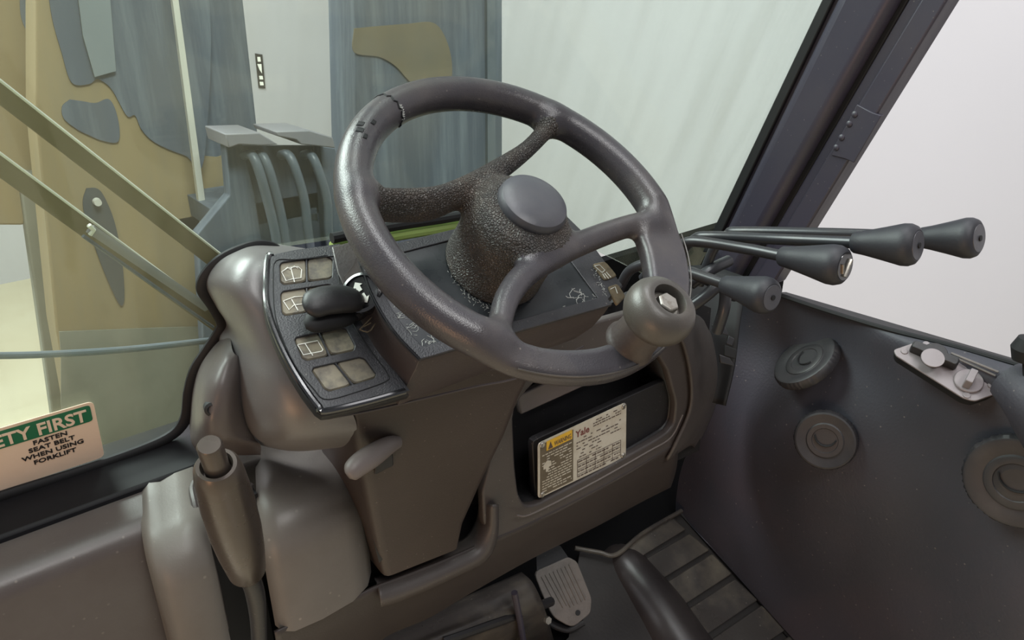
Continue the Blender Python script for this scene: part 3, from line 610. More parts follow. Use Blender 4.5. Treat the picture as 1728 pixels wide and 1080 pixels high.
# ================================================================== LOWER DASH
da = thing('lower_dash', 'dark grey lower dash panel with a recessed pocket for the data plate', 'dashboard', PY(1000, 850, .58))
YD = .57
def yplate(outer, hs, Y, th, m, name, par, bev=.001, r=.0, k=4, **kw):
    O = [PY(x, y, Y) for x, y in outer]
    if r: O = list(rpoly(O, r, k))
    O = ori(np.array(O), np.array([0, -1., 0])); H = [ori(np.array(h), np.array([0, -1., 0]))[::-1] for h in hs]
    return obj(name, plate(O, H, np.array([0, Y, 0]), (1, 0, 0), (0, 0, 1), (0, -1, 0), th, bev), m, par, **kw)
pocket = rpoly([PY(x, y, YD) for x, y in [(862, 690), (866, 790), (872, 838), (884, 858), (905, 856), (1000, 806), (1100, 750), (1128, 732), (1140, 715), (1144, 680), (1120, 590), (1000, 610), (900, 640)]], .35, 3)
face = [(826, 800), (836, 755), (850, 718), (860, 690), (880, 640), (960, 560), (1100, 520), (1150, 560), (1164, 620), (1166, 690), (1158, 722), (1130, 757), (1060, 800), (940, 865), (832, 908), (820, 880), (818, 830)]
yplate(face, [pocket], YD, .012, M_GREY, 'dash_face', da, .003, .12, 3)
obj('pocket_back', prism(np.array([PY(x, y, .63) for x, y in [(820, 900), (840, 600), (1100, 480), (1200, 520), (1180, 760), (900, 890)]]), (0, .01, 0)), M_DARK, da)
wall_in = np.array([p for p in pocket]); obj('pocket_wall', loft([wall_in+np.array([0, .004, 0]), wall_in+np.array([0, .06, 0])], caps=False), M_DARK, da, solid=.001)
yplate([(900, 745), (1128, 640), (1131, 712), (1106, 726), (905, 850)], [], .585, .01, M_DARK, 'plate_mount', da, .0015, .06, 3)
obj('pocket_end_cap', prism(np.array([PY(x, y, .59) for x, y in [(1124, 680), (1136, 672), (1142, 695), (1134, 712), (1122, 708)]]), (0, .01, 0)), M_LGR, da, bevel=.002)
obj('cross_rib', prism(np.array([PY(x, y, .61) for x, y in [(875, 668), (1050, 588), (1100, 600), (880, 700)]]), (0, .01, 0)), M_LGR, da, bevel=.002)
# rounded right-hand end of the dash
G = [[PY(1120, 545, .565), PY(1150, 533, .575), PY(1176, 531, .60), PY(1192, 545, .64)],
     [PY(1150, 570, .562), PY(1170, 566, .575), PY(1195, 566, .60), PY(1206, 580, .64)],
     [PY(1166, 630, .562), PY(1185, 624, .575), PY(1208, 622, .60), PY(1214, 636, .64)],
     [PY(1166, 690, .562), PY(1183, 680, .575), PY(1204, 672, .60), PY(1208, 684, .64)],
     [PY(1140, 752, .562), PY(1160, 738, .575), PY(1180, 726, .60), PY(1186, 736, .64)],
     [PY(1126, 778, .568), PY(1146, 764, .585), PY(1166, 752, .61), PY(1174, 758, .64)]]
obj('end_cap', patch(G, 18, 30), M_GREY, da, angle=180, solid=.004)
M_DGR = mat('shaded_dash_plastic', (52, 45, 43), .5, bump=.2, bscale=600, dirt_sheen=(66, 58, 54), damt=.4, dscale=9)  # dash plastic darkened, puts shade into the colour of the down-facing valance
# lower valance below the seam
vtop = [(462, 1064), (520, 1038), (600, 1003), (636, 986), (700, 962), (760, 938), (828, 908), (900, 876), (1000, 825), (1080, 780), (1142, 744)]
vmid = [(470, 1110), (530, 1080), (610, 1045), (650, 1026), (710, 1002), (770, 975), (838, 942), (905, 908), (1005, 858), (1080, 815), (1140, 785)]
vbot = [(480, 1160), (540, 1128), (620, 1090), (660, 1065), (720, 1040), (780, 1005), (848, 966), (905, 935), (1008, 884), (1080, 845), (1130, 820)]
Gv = [[PY(x, y, .572) for x, y in vtop], [PY(x, y, .590) for x, y in vmid], [PY(x, y, .635) for x, y in vbot], [PY(x, y-14, .67) for x, y in vbot]]
obj('valance', patch(Gv, 60, 16), M_DGR, da, angle=180, solid=.003)
# tray below the shroud with its light lip
obj('tray_lip', patch([[PY(x, y, Y) for x, y in r] for r, Y in (([(632, 978), (660, 965), (700, 950), (750, 928), (788, 908), (806, 880), (812, 850)], .60), ([(636, 988), (664, 980), (710, 963), (762, 940), (800, 920), (818, 885), (822, 850)], .575), ([(640, 1010), (668, 1003), (716, 984), (768, 960), (812, 936), (830, 900), (832, 850)], .562), ([(642, 1020), (670, 1012), (720, 992), (772, 968), (818, 944), (836, 905), (838, 850)], .568))], 50, 14), M_GREY, da, angle=180, solid=.003)
obj('tray_back', prism(np.array([PY(x, y, .62) for x, y in [(600, 990), (590, 760), (840, 700), (850, 860), (830, 930)]]), (0, .01, 0)), M_DARK, da)
obj('trim_line', tube(crom([PY(x, y, .562) for x, y in [(872, 870), (900, 866), (1000, 815), (1090, 764), (1132, 738), (1152, 700)]], 30), .0011, 6), M_LGR, da)

# data plate riveted to the mount
dp = thing('data_plate', 'rivetted capacity plate with a yellow warning strip on the dash', 'data plate', PY(980, 800, .5745))
A0, A1, A2, A3 = PY(907, 748, .574), PY(1056, 678, .574), PY(1055, 770, .574), PY(907, 841, .574)
def dpt(s, t, o=0.0): return (A0*(1-s)*(1-t)+A1*s*(1-t)+A2*s*t+A3*(1-s)*t)+np.array([0, -o, 0])
dx_ = A1-A0; dy_ = A0-A3; Wd = np.linalg.norm(dx_); dx_ = dx_/Wd; Hd = np.linalg.norm(dy_); dy_ = dy_/Hd
obj('sheet', prism(rpoly([dpt(0, 0), dpt(1, 0), dpt(1, 1), dpt(0, 1)], .07, 4), (0, -.0012, 0)), M_PLATE, dp)
def rect(s0, t0, s1, t1, o, th): return prism([dpt(s0, t0, o), dpt(s1, t0, o), dpt(s1, t1, o), dpt(s0, t1, o)], (0, -th, 0))
obj('brown_panel', rect(.02, .04, .375, .97, .0012, .0003), M_PBRN, dp)
obj('warning_strip', rect(.085, .03, .36, .19, .0015, .0004), M_YEL, dp)
obj('warning_triangle', prism([dpt(.10, .175, .002), dpt(.15, .175, .002), dpt(.125, .055, .002)], (0, -.0003, 0)), M_INK, dp)
obj('lettering', text('WARNING', dpt(.165, .165, .002), dx_, dy_, Hd*.115, .0002, sx=.62, bold=.01), M_INK, dp)
obj('lettering', text('Yale', dpt(.40, .21, .0016), dx_, dy_, Hd*.17, .0002, bold=.015), M_INKR, dp)
rd = random.Random(3); L1 = []; L2 = []; L3 = []
def words(s0, s1, t, h, L0, o=.0016, dens=.8):
    s = s0
    while s < s1:
        wd = rd.uniform(.015, .05)
        if rd.random() < dens: L0.append(rect(s, t, min(s+wd, s1), t+h, o, .0002))
        s += wd+.009
for i in range(15): words(.10 if i > 4 and i < 9 else .04, .355, .24+i*.047, .018, L1, .0017, .85)
for i in range(3): words(.60, .93, .05+i*.045, .016, L2)
for i in range(7): words(.41, .93 if i < 4 else .7, .25+i*.055, .015, L2, dens=.6)
for s in np.linspace(.42, .93, 6): L2.append(rect(s, .64, s+.004, .95, .0016, .0002))
for t in (.63, .72, .81, .90): L2.append(rect(.42, t, .934, t+.006, .0016, .0002)); words(.43, .92, t+.03, .02, L2)
obj('small_print', merge(*L1), M_PLATE, dp, kind='stuff'); obj('small_print', merge(*L2), M_INK, dp, kind='stuff')
obj('tip_over_symbol', prism([dpt(.05, .50, .002), dpt(.05, .42, .002), dpt(.09, .36, .002), dpt(.13, .40, .002), dpt(.135, .48, .002), dpt(.11, .47, .002), dpt(.10, .57, .002), dpt(.075, .56, .002), dpt(.075, .50, .002)], (0, -.0003, 0)), M_PLATE, dp)
for s, t in ((.04, .05), (.965, .05), (.965, .95), (.04, .955)):
    obj('rivet', lathe(dpt(s, t, .001), (0, -1, 0), [(.0042, 0), (.0040, .0012), (.0030, .0022), (.0012, .0018), (0, .0018)], 18), M_BOLT, dp)

# ================================================================== FLOOR, PEDAL, TUNNEL
floorP = lambda x, y, o=0.0: onp(x, y, (0, -.4087, .9127), -.4087*.458+.9127*.90+o)
fm = thing('floor_mat', 'ribbed black rubber floor mat sloping up under the dash', 'floor mat', floorP(1100, 1000))
obj('mat_base', prism([floorP(*p) for p in [(978, 932), (990, 926), (1040, 938), (1088, 902), (1152, 860), (1345, 1080), (1600, 1400), (860, 1500), (890, 1150), (960, 1075)]], (0, .02, -.045)), M_MATD, fm, smooth=False)
def band(p): 
    P = rpoly([floorP(x, y, .002) for x, y in p], .06, 3); Q = np.array([floorP(x, y, .008) for x, y in p]); Q = rpoly(np.array(Q)*.97+Q.mean(0)*.03, .06, 3); return loft([P, Q])
for p in ([(1046, 930), (1130, 868), (1158, 893), (1072, 946)], [(1068, 955), (1164, 900), (1198, 928), (1100, 988)], [(1106, 994), (1202, 934), (1236, 968), (1138, 1032)], [(1145, 1038), (1241, 976), (1280, 1012), (1186, 1076)], [(1192, 1084), (1286, 1020), (1330, 1060), (1236, 1125)], [(1244, 1132), (1336, 1070), (1390, 1130), (1290, 1190)]):
    obj('raised_rib', band(p), M_MAT, fm, bevel=.002)
obj('mat_border', tube([floorP(1163, 862, .004), floorP(1250, 975, .004), floorP(1345, 1090, .004)], .004, 8), M_BLK, fm)
tn = thing('floor_tunnel', 'glossy black raised tunnel between the pedal and the ribbed mat', 'floor hump', floorP(1080, 1040))
obj('tunnel_shell', tube([floorP(1030, 945, -.05), floorP(1050, 962, -.036), floorP(1080, 1000, -.03), floorP(1110, 1040, -.026), floorP(1150, 1100, -.022), floorP(1230, 1210, -.022)], [.035, .05, .054, .057, .058, .06], 28, 40), mat('glossy_floor_plastic', (40, 36, 36), .33, dirt_sheen=(60, 54, 52), damt=.5, dscale=9), tn)
obj('edge_flange', tube(crom([floorP(970, 925, .01), floorP(1010, 932, .012), floorP(1040, 936, .012), floorP(1085, 900, .012), floorP(1150, 862, .01)], 24), .0045, 10), M_MAT, tn)
pdl = thing('accelerator_pedal', 'grey rubber accelerator pedal with long grooves and a hole', 'pedal', floorP(980, 1060))
pn = np.array([-.25, -.78, .57]); pn /= np.linalg.norm(pn); pc = floorP(950, 1000, .07)
def PP(x, y, o=0.0): return onp(x, y, pn, pn@pc+o)
pad = rpoly([PP(*p) for p in [(901, 966), (960, 940), (974, 948), (999, 1010), (997, 1035), (966, 1060), (934, 1042), (916, 1005)]], .3, 4)
obj('pad', prism(pad, -pn*.008), M_PED, pdl, bevel=.0015)
for i in range(8):
    t = i/7; x0, y0 = 914+t*46, 973-t*21; x1, y1 = 944+t*44, 1030-t*22 + (4 if i > 2 else -2)
    if i == 0: x1, y1 = 932, 1008
    obj('tread_rib', tube([PP(x0, y0, .0005), PP(x1, y1, .0005)], .0015, 8), M_PED, pdl)
obj('screw_hole', lathe(PP(975, 1034, .0002), pn, [(.0045, 0), (.0045, .0008), (0, .0008)], 18), M_BLK, pdl)
obj('pedal_arm', loft([rpoly([PP(x, y, -.012) for x, y in [(905, 925), (945, 920), (962, 945), (906, 966)]], .1, 3), rpoly([PP(x, y, -.004) for x, y in [(905, 925), (945, 920), (962, 945), (906, 966)]], .1, 3)]), M_DARK, pdl)
obj('pedal_bracket', tube([PP(920, 1005, -.02), PP(915, 1040, -.03), PP(955, 1062, -.03), PP(985, 1050, -.025)], .006, 10, 20), M_DARK, pdl)
ub = thing('under_dash_bracket', 'black metal brackets and pan low under the dash', 'bracket', PY(800, 1060, .66))
obj('pan', patch([[PY(x, y, Y) for x, y in r] for r, Y in (([(560, 1100), (700, 1045), (800, 1000), (880, 965)], .70), ([(600, 1110), (740, 1058), (820, 1022), (900, 985)], .66), ([(620, 1160), (750, 1090), (840, 1060), (920, 1030)], .64), ([(640, 1230), (770, 1170), (860, 1130), (940, 1100)], .70))], 24, 20), M_MAT, ub, angle=180, solid=.004)
obj('stay', tube([PY(868, 1000, .63), PY(876, 1040, .63), PY(888, 1110, .65)], .005, 10), M_PIL, ub)
obj('stay', tube([PY(745, 1082, .64), PY(850, 1045, .64), PY(930, 1015, .66)], .0075, 10), M_DARK, ub)
obj('bolt', lathe(PY(922, 1046, .62), (0, -1, .5), [(.006, 0), (.006, .006), (0, .006)], 6), M_BOLT, ub, smooth=False)
obj('firewall', merge(box((-.04, .86, 1.13), (.26, .01, .33)), box((.86, .86, 1.18), (.64, .01, .38))), M_VOID, kind='structure', )
fshade = prism([floorP(*p, -.035) for p in [(300, 900), (900, 760), (1190, 780), (1345, 1080), (1600, 1400), (700, 1500), (300, 1300)]], (0, .01, -.02))
obj('footwell_shade_sheet', fshade, M_VOID, ub, smooth=False)  # wide black sheet standing in for the shade of the footwell
bpy.data.objects['firewall'].name = 'wall_front'
obj('cab_floor', box((.40, .1, 1.62-.0), (.001, .001, .001)), M_BLK) if False else None

# ================================================================== RIGHT SIDE PANEL
XS = 1.026
sp_ = thing('right_side_panel', 'large matt black moulded side panel to the right of the floor', 'side panel', PX(1400, 1000, XS))
rows = [[(1228, 470), (1310, 492), (1400, 524), (1500, 556), (1610, 583), (1728, 617), (1900, 660)],
        [(1224, 480), (1305, 515), (1400, 545), (1500, 578), (1600, 610), (1728, 650), (1900, 700)],
        [(1218, 560), (1290, 575), (1390, 600), (1490, 640), (1590, 680), (1728, 720), (1900, 770)],
        [(1212, 640), (1270, 655), (1370, 690), (1470, 730), (1580, 770), (1728, 810), (1900, 860)],
        [(1180, 720), (1250, 740), (1350, 790), (1460, 830), (1570, 870), (1728, 920), (1900, 980)],
        [(1150, 790), (1230, 830), (1340, 890), (1450, 940), (1560, 990), (1728, 1040), (1900, 1120)],
        [(1140, 858), (1210, 910), (1320, 980), (1430, 1040), (1550, 1090), (1728, 1160), (1900, 1240)],
        [(1150, 870), (1240, 968), (1345, 1085), (1430, 1170), (1550, 1250), (1728, 1350), (1900, 1450)]]
dof = [[.02, .02, .02, .02, .02, .02, .02], [.01, .03, .035, .012, 0, 0, 0], [.012, .032, .036, .018, 0, -.006, 0], [.010, .010, .004, .004, .004, -.010, 0], [.02, .000, -.014, -.004, .004, -.010, 0], [.02, .002, -.010, .002, .004, -.012, 0], [.01, 0, .002, .006, .0, -.01, 0], [0, 0, 0, 0, 0, -.005, 0]]
G = [[PX(x, y, XS+d) for (x, y), d in zip(r, dr)] for r, dr in zip(rows, dof)]
obj('panel_shell', patch(G, 60, 60), M_SIDEP, sp_, angle=180, solid=0)
obj('panel_back', prism([PX(x, y, XS+.05) for x, y in [(1240, 500), (1310, 500), (1728, 625), (1900, 680), (1900, 1500), (1150, 870)]], (.03, 0, 0)), M_DARK, sp_)
obj('top_edge', tube(crom([PX(x, y, XS+.02) for x, y in [(1310, 496), (1400, 526), (1500, 556), (1610, 584), (1728, 618), (1850, 652)]], 40), .004, 8), M_BLK, sp_)
for k, (a, b) in enumerate((((1605, 596), (1685, 628)), ((1618, 606), (1680, 634)))):
    obj('slot_bar', tube([PX(*a, XS-.004), PX(*b, XS-.004)], .0016, 6), M_LGR, sp_)
obj('corner_mound', tube([PX(1708, 640, XS-.0), PX(1760, 690, XS-.02), PX(1800, 760, XS-.02)], [.03, .04, .04], 20, 20), M_SIDEP, sp_)
M_VFL = mat('vent_flap', (42, 40, 42), .5, bump=.1, dirt_sheen=(62, 58, 58), damt=.4, dscale=20)
def vent(cx, cy, cyd, axis, R, label, knurl=True):
    c = PX(cx, cy, XS-cyd); axis = np.array(axis, float); axis /= np.linalg.norm(axis)
    t = thing('air_vent', label, 'air vent', c, 'round air vents on the side panel')
    x, y, a = frame(axis)
    seg = 160; th = np.linspace(0, 2*np.pi, seg, endpoint=False)
    kn = 1+(.012*np.sign(np.sin(th*80)) if knurl else 0*th)
    rings = []
    for r, h, k in ((R*.98, -.007, 0), (R*1.0, -.004, 1), (R, .004, 1), (R*.955, .0085, 0), (R*.90, .0095, 0), (R*.66, .0065, 0), (R*.60, .0060, 0), (R*.58, .0068, 0), (.0001, .0060, 0)):
        rr = (R*kn if k else r+0*th)[:, None]; tt = th[:, None]; rings.append(c+a*h+rr*(x*np.cos(tt)+y*np.sin(tt)))
    obj('bezel', loft(rings), mat('vent_plastic', (40, 38, 41), .5, bump=.1, dirt_sheen=(72, 66, 64), damt=.4, dscale=20), t)
    obj('flap', lathe(c+a*.0052, a, [(R*.585, 0), (R*.585, .0022), (R*.56, .0030), (R*.42, .0026), (R*.40, .0012), (0, .0012)], 50), M_VFL, t)
    arc = [c+a*.0090+R*.34*(x*math.cos(q)+y*math.sin(q))+y*R*.16 for q in np.linspace(math.pi*1.05, math.pi*1.95, 20)]
    obj('finger_ridge', tube(arc, .0012, 8), M_BLK, t)
vent(1393, 742, .022, (-.9, -.32, .28), .047, 'round knurled air vent in the middle of the side panel, below the tilted one')
vent(1361, 611, -.010, (-.505, .435, .74), .055, 'round flat air vent high on the side panel, tilted edge-on behind the lever knobs')
vent(1716, 812, .024, (-.95, -.1, .12), .062, 'round knurled air vent cut by the right edge, below the switch plate')
obj('worn_edge', tube(crom([PX(1688, 662, XS-.012), PX(1708, 690, XS-.016), PX(1720, 716, XS-.016), PX(1726, 745, XS-.014)], 20), .0016, 8), M_LGR, sp_, label='pale worn edge')
# climate switch plate
cp = thing('switch_plate', 'grey metal plate with two rotary knobs set in the top of the side panel', 'switch plate', PX(1600, 650, XS-.01))
qn = np.array([-.50, -.28, .82]); qn /= np.linalg.norm(qn); qc = PX(1600, 632, XS-.022)
def QP(x, y, o=0.0): return onp(x, y, qn, qn@qc+o)
qo = rpoly([QP(*p) for p in [(1508, 590), (1546, 577), (1566, 580), (1690, 655), (1682, 664), (1645, 677), (1626, 672), (1512, 600)]], .3, 3)
obj('plate_sheet', prism(qo, -qn*.003), M_SWP, cp, bevel=.0008)
obj('mounting_box', loft([qo*.995+qo.mean(0)*.005-qn*.0035, qo*.97+qo.mean(0)*.03-qn*.016]), M_BLK, cp)
for x, y in ((1526, 593), (1631, 667), (1673, 651), (1563, 581)):
    obj('screw', lathe(QP(x, y), qn, [(.0048, 0), (.0042, .0014), (.002, .0018), (0, .0012)], 16), M_SWP, cp)
kx = QP(1664, 640)-QP(1540, 588); kx -= qn*(kx@qn); kx /= np.linalg.norm(kx); ky = np.cross(qn, kx)
def knobwing(c, Lw, Ww, Rb, h, m, nm, par, ax=kx):
    ay = np.cross(qn, ax); P = []
    for t in np.linspace(0, 2*np.pi, 60, endpoint=False):
        r = max(Rb, 0); a_, b_ = math.cos(t), math.sin(t); wing = min(Lw/max(abs(a_), 1e-3), Ww/max(abs(b_), 1e-3)); r = max(Rb, wing); P.append(c+(ax*a_+ay*b_)*r)
    P = np.array(P); return obj(nm, loft([P, P+qn*h*.85, c+(P-c)*.93+qn*h]), m, par, bevel=.0006)
k1 = knobwing(QP(1574, 604), .030, .006, .0155, .016, M_DARK, 'rotary_knob', cp)
obj('knob_cap', lathe(QP(1574, 604, .016), qn, [(.0145, 0), (.0140, .0012), (0, .0016)], 30), M_SWP, k1)
obj('knob_disc', lathe(QP(1634, 644, .0), qn, [(.0175, 0), (.0175, .003), (.0165, .004), (0, .004)], 36), M_SWP, cp)
k2 = knobwing(QP(1634, 644, .004), .011, .0045, .004, .018, M_SWP, 'rotary_knob', cp, ax=ky)

# ================================================================== A-PILLAR AND DOOR FRAME
pi_ = thing('right_pillar', 'dark blue-grey raked pillar at the right end of the windshield', 'pillar', PX(1290, 480, XS+.02), kind=None)
def strip(a0, a1, b0, b1, x0, x1, ext=.35):
    """a strip of the pillar in side view between image lines a (front edge) and b (rear edge); x0 inner face, x1 outer"""
    P = [PX(*a0, XS), PX(*a1, XS), PX(*b1, XS), PX(*b0, XS)]
    P[0] = P[1]+(P[0]-P[1])*(1+ext); P[3] = P[2]+(P[3]-P[2])*(1+ext)
    P = np.array(P); return prism(P+np.array([x0, 0, 0]), (x1-x0, 0, 0))
obj('outer_post', strip((1396, 0), (1196, 424), (1500, 0), (1225, 480), -.004, .05), M_PIL, pi_, bevel=.006, seg=3)
obj('front_flange', strip((1393, 0), (1191, 424), (1412, 0), (1208, 424), -.010, .01), M_BLK, pi_, bevel=.002)
obj('inner_post', strip((1420, 0), (1214, 424), (1522, 0), (1244, 480), -.020, .03), M_PIL, pi_, bevel=.016, seg=4)
obj('door_seal', strip((1519, 0), (1240, 480), (1534, 0), (1256, 480), .0, .03), M_BLK, pi_, bevel=.003)
df_ = thing('door_frame', 'narrow dark door frame strip with a riveted hinge beside the pillar', 'door frame', PX(1320, 480, XS+.02))
obj('frame_bar', strip((1534, 0), (1254, 480), (1562, 0), (1275, 480), -.002, .03), M_PIL, df_, bevel=.003)
obj('frame_edge', strip((1558, 0), (1270, 480), (1603, 0), (1308, 480), -.008, .03), M_PIL, df_, bevel=.003)
hp = [PX(x, y, XS-.010) for x, y in [(1446, 176), (1472, 190), (1487, 195), (1441, 275), (1426, 268), (1402, 262)]]
hg = obj('hinge_plate', prism(hp, (.008, 0, 0)), M_PIL, df_, bevel=.001)
for x, y in ((1442, 193), (1433, 209), (1420, 232), (1411, 249)):
    obj('rivet', lathe(PX(x, y, XS-.010), (-1, 0, 0), [(.0045, 0), (.0042, .001), (.0025, .0022), (0, .0025)], 18), M_PIL, df_)

# ================================================================== HYDRAULIC LEVERS
def lever(path, kpath, kr, label, cap=None):
    t = thing('control_lever', label, 'control lever', path[0], 'hydraulic control levers beside the dash')
    obj('rod', tube(path, [.0066]*len(path), 14, 44), M_LEV, t)
    a = kpath[1]-kpath[0]; Ln = np.linalg.norm(a); a = a/Ln
    pr = [(0, 0), (.0095*kr, 0), (.0108*kr, .002), (.0125*kr, Ln*.2), (.0165*kr, Ln*.5), (.0205*kr, Ln*.78), (.0205*kr, Ln*.88), (.0185*kr, Ln*.96), (.0150*kr, Ln*1.0), (.0140*kr, Ln*1.0), (0, Ln*.995)]
    obj('knob', lathe(kpath[0], a, pr, 40), M_LKN, t)
    x, y, _ = frame(a); e = kpath[0]+a*Ln
    obj('end_cap', lathe(e-a*.001, a, [(.0142*kr, 0), (.0138*kr, .0016), (0, .0018)], 30), (M_CAP if cap is None else cap), t)
    if cap is None: obj('hole', lathe(e+a*.0008, a, [(.003, 0), (.003, .0014), (0, .0014)], 14), M_BLK, t)
    return t, e, a, x, y
lever([PD(1040, 500, .98), PD(1060, 460, .95), PD(1085, 446, .93), PD(1105, 441, .92), PD(1150, 455, .90), PD(1232, 482, .86)], [PD(1222, 480, .865), PD(1303, 502, .81)], 1.02, 'lowest of the control levers, its blunt knob nearest the spinner knob')
t, e, a, x, y = lever([PD(1085, 470, 1.0), PD(1120, 430, .96), PD(1150, 412, .93), PD(1180, 408, .91), PD(1260, 420, .87), PD(1330, 434, .83)], [PD(1318, 432, .832), PD(1426, 450, .775)], 1.05, 'control lever with a cracked shiny cap, second lowest of the four', M_TRIM)
obj('worn_emblem', merge(tube([e+a*.0016+x*.008+y*.006, e+a*.0018+x*.003, e+a*.0016-x*.003-y*.010], .0024, 8), tube([e+a*.0016-x*.007+y*.004, e+a*.0016-x*.006-y*.006], .0014, 6)), M_BOLT, t)
lever([PD(1130, 510, 1.0), PD(1150, 430, .96), PD(1172, 404, .93), PD(1200, 399, .91), PD(1320, 404, .86), PD(1455, 410, .79)], [PD(1440, 409, .793), PD(1549, 414, .745)], 1.06, 'control lever with a smooth knob in front of the farthest knob')
lever([PD(1180, 480, 1.02), PD(1205, 420, .99), PD(1228, 396, .96), PD(1250, 391, .94), PD(1400, 394, .87), PD(1570, 400, .81)], [PD(1552, 401, .812), PD(1652, 402, .765)], 1.04, 'farthest control lever, its knob rightmost against the white wall')
# lever base hardware
lb = thing('lever_linkage', 'dark linkage brackets and hoses where the control levers enter the dash', 'linkage', PD(1210, 600, 1.05))
for p in ([(1085, 500, 1.0), (1150, 462, .98), (1190, 470, .98), (1240, 500, 1.05)], [(1150, 530, .98), (1190, 500, .97), (1215, 478, .97)], [(1165, 480, 1.0), (1200, 455, 1.0), (1230, 440, 1.02)], [(1225, 480, 1.0), (1222, 520, 1.0), (1210, 560, 1.02)]):
    obj('hose', tube([PD(*q) for q in p], .008, 12, 24), M_LEV, lb)
obj('guard', patch([[PD(x, y, d) for x, y, d in r] for r in ([(1150, 450, 1.22), (1200, 450, 1.22), (1262, 470, 1.20)], [(1160, 520, 1.2), (1205, 540, 1.20), (1250, 540, 1.18)], [(1165, 600, 1.2), (1212, 620, 1.20), (1240, 620, 1.18)], [(1165, 670, 1.2), (1205, 680, 1.2), (1225, 685, 1.18)])], 12, 16), M_BLK, lb, angle=180, solid=.004)
for p in ([(1202, 548), (1224, 552), (1230, 566), (1206, 560)], [(1224, 582), (1244, 590), (1242, 606), (1222, 600)], [(1214, 598), (1232, 604), (1240, 618), (1216, 612)], [(1230, 566), (1240, 572), (1236, 584), (1226, 580)]):
    obj('bracket', prism([PD(x, y, 1.035) for x, y in p], FW*.006), M_LEV if p[0][0] != 1224 else M_BLK, lb, bevel=.001)

# ================================================================== OUTSIDE, through the windshield
def ypoly(pts, Y, depth, zt=3.0):
    P = np.array([PY(x, y, Y) for x, y in pts]); m = len(pts); Q = P.copy()
    for i, (x, y) in enumerate(pts):     # pieces that leave the picture run on to the mast head and to the ground
        for lim, z in ((y <= -40, zt), (y >= 730, 0.0)):
            if lim:
                j = (i-1) % m if (y <= -40) != (pts[(i-1) % m][1] <= -40) or (y >= 730) != (pts[(i-1) % m][1] >= 730) else (i+1) % m
                d = P[i]-P[j]; Q[i] = P[i]+d*((z-P[i][2])/d[2]) if abs(d[2]) > .05 else P[i]
    return prism(Q, (0, depth, 0))
M_DKP = mat('dark_slate_paint', (56, 60, 64), .6, dirt_sheen=(76, 82, 86), damt=.5, dscale=5)
M_BRT = mat('bracket_paint', (122, 120, 124), .5, dirt_sheen=(96, 98, 104), damt=.6, dscale=6)
def blob(pts, Y, r=.45): P = crom(np.array([PY(x, y, Y) for x, y in pts]+[PY(*pts[0], Y)]), len(pts)*6)[:-1]; return prism(P, (0, .003, 0))
YM = 1.45
ml = thing('mast_upright', 'left mast upright in ochre and slate camouflage paint seen through the windshield', 'mast upright', PY(200, 720, YM))
obj('channel', ypoly([(60, -60), (330, -60), (345, 420), (330, 730), (130, 760), (95, 560), (60, 200)], YM, .10), M_OCH, ml, bevel=.004)
obj('inner_channel', ypoly([(196, -60), (404, -60), (436, 232), (456, 420), (470, 760), (330, 760), (300, 400)], YM+.03, .10), M_MAST, ml, bevel=.004)
obj('paint_patch', blob([(78, -40), (88, 30), (104, 88), (121, 139), (150, 142), (165, 134), (188, 150), (214, 195), (228, 195), (240, 220), (264, 242), (312, 262), (345, 265), (345, -40), (200, -60)], YM-.004), M_MAST, ml)
obj('paint_patch', blob([(118, 168), (140, 171), (162, 174), (185, 168), (199, 200), (200, 238), (175, 238), (150, 228), (130, 218), (108, 200), (105, 180)], YM-.004), M_MAST, ml)
obj('paint_patch', blob([(365, 265), (388, 268), (410, 350), (380, 340), (345, 350), (325, 380), (300, 330), (290, 270), (320, 262)], YM+.026), M_OCH, ml)
obj('paint_patch', blob([(322, 360), (345, 342), (385, 336), (400, 380), (390, 430), (345, 430), (325, 400)], YM+.024), M_MAST, ml)
obj('paint_patch', blob([(146, 318), (163, 318), (175, 330), (192, 370), (205, 430), (210, 500), (203, 515), (185, 480), (165, 430), (145, 370), (140, 340)], YM-.006), M_DKP, ml)
obj('paint_patch', blob([(100, 560), (330, 552), (380, 560), (370, 640), (330, 760), (130, 760)], YM-.004), M_OLG, ml)
obj('pin', lathe(PY(163, 340, YM-.01), (0, -1, 0), [(.007, 0), (.006, .012), (0, .012)], 14), M_LITE, ml)
obj('hydraulic_rod', ypoly([(286, -40), (296, -40), (352, 382), (341, 382)], YM-.06, .012), M_LITE, ml, label='slim bright rod')
obj('track_edge', ypoly([(126, -50), (182, -50), (196, 120), (160, 130), (140, 60)], YM-.012, .006), mat('mast_grey', (112, 120, 124), .6, dirt_sheen=(96, 104, 108), damt=.5, dscale=4), ml)
md_ = thing('mast_upright', 'right mast upright, blue-grey with a tan patch, behind the top of the steering wheel', 'mast upright', PY(720, 420, YM))
obj('channel', ypoly([(598, -60), (848, -60), (848, 760), (608, 760)], YM, .12), M_MAST, md_, bevel=.004)
obj('paint_patch', blob([(598, 48), (640, 44), (690, 40), (730, 38), (750, 60), (762, 100), (760, 140), (735, 160), (695, 140), (668, 112), (640, 96), (598, 88)], YM-.004), M_OCD, md_)
obj('track_edge', ypoly([(822, -60), (836, -60), (836, 760), (825, 760)], YM-.01, .01), M_HOSE, md_)
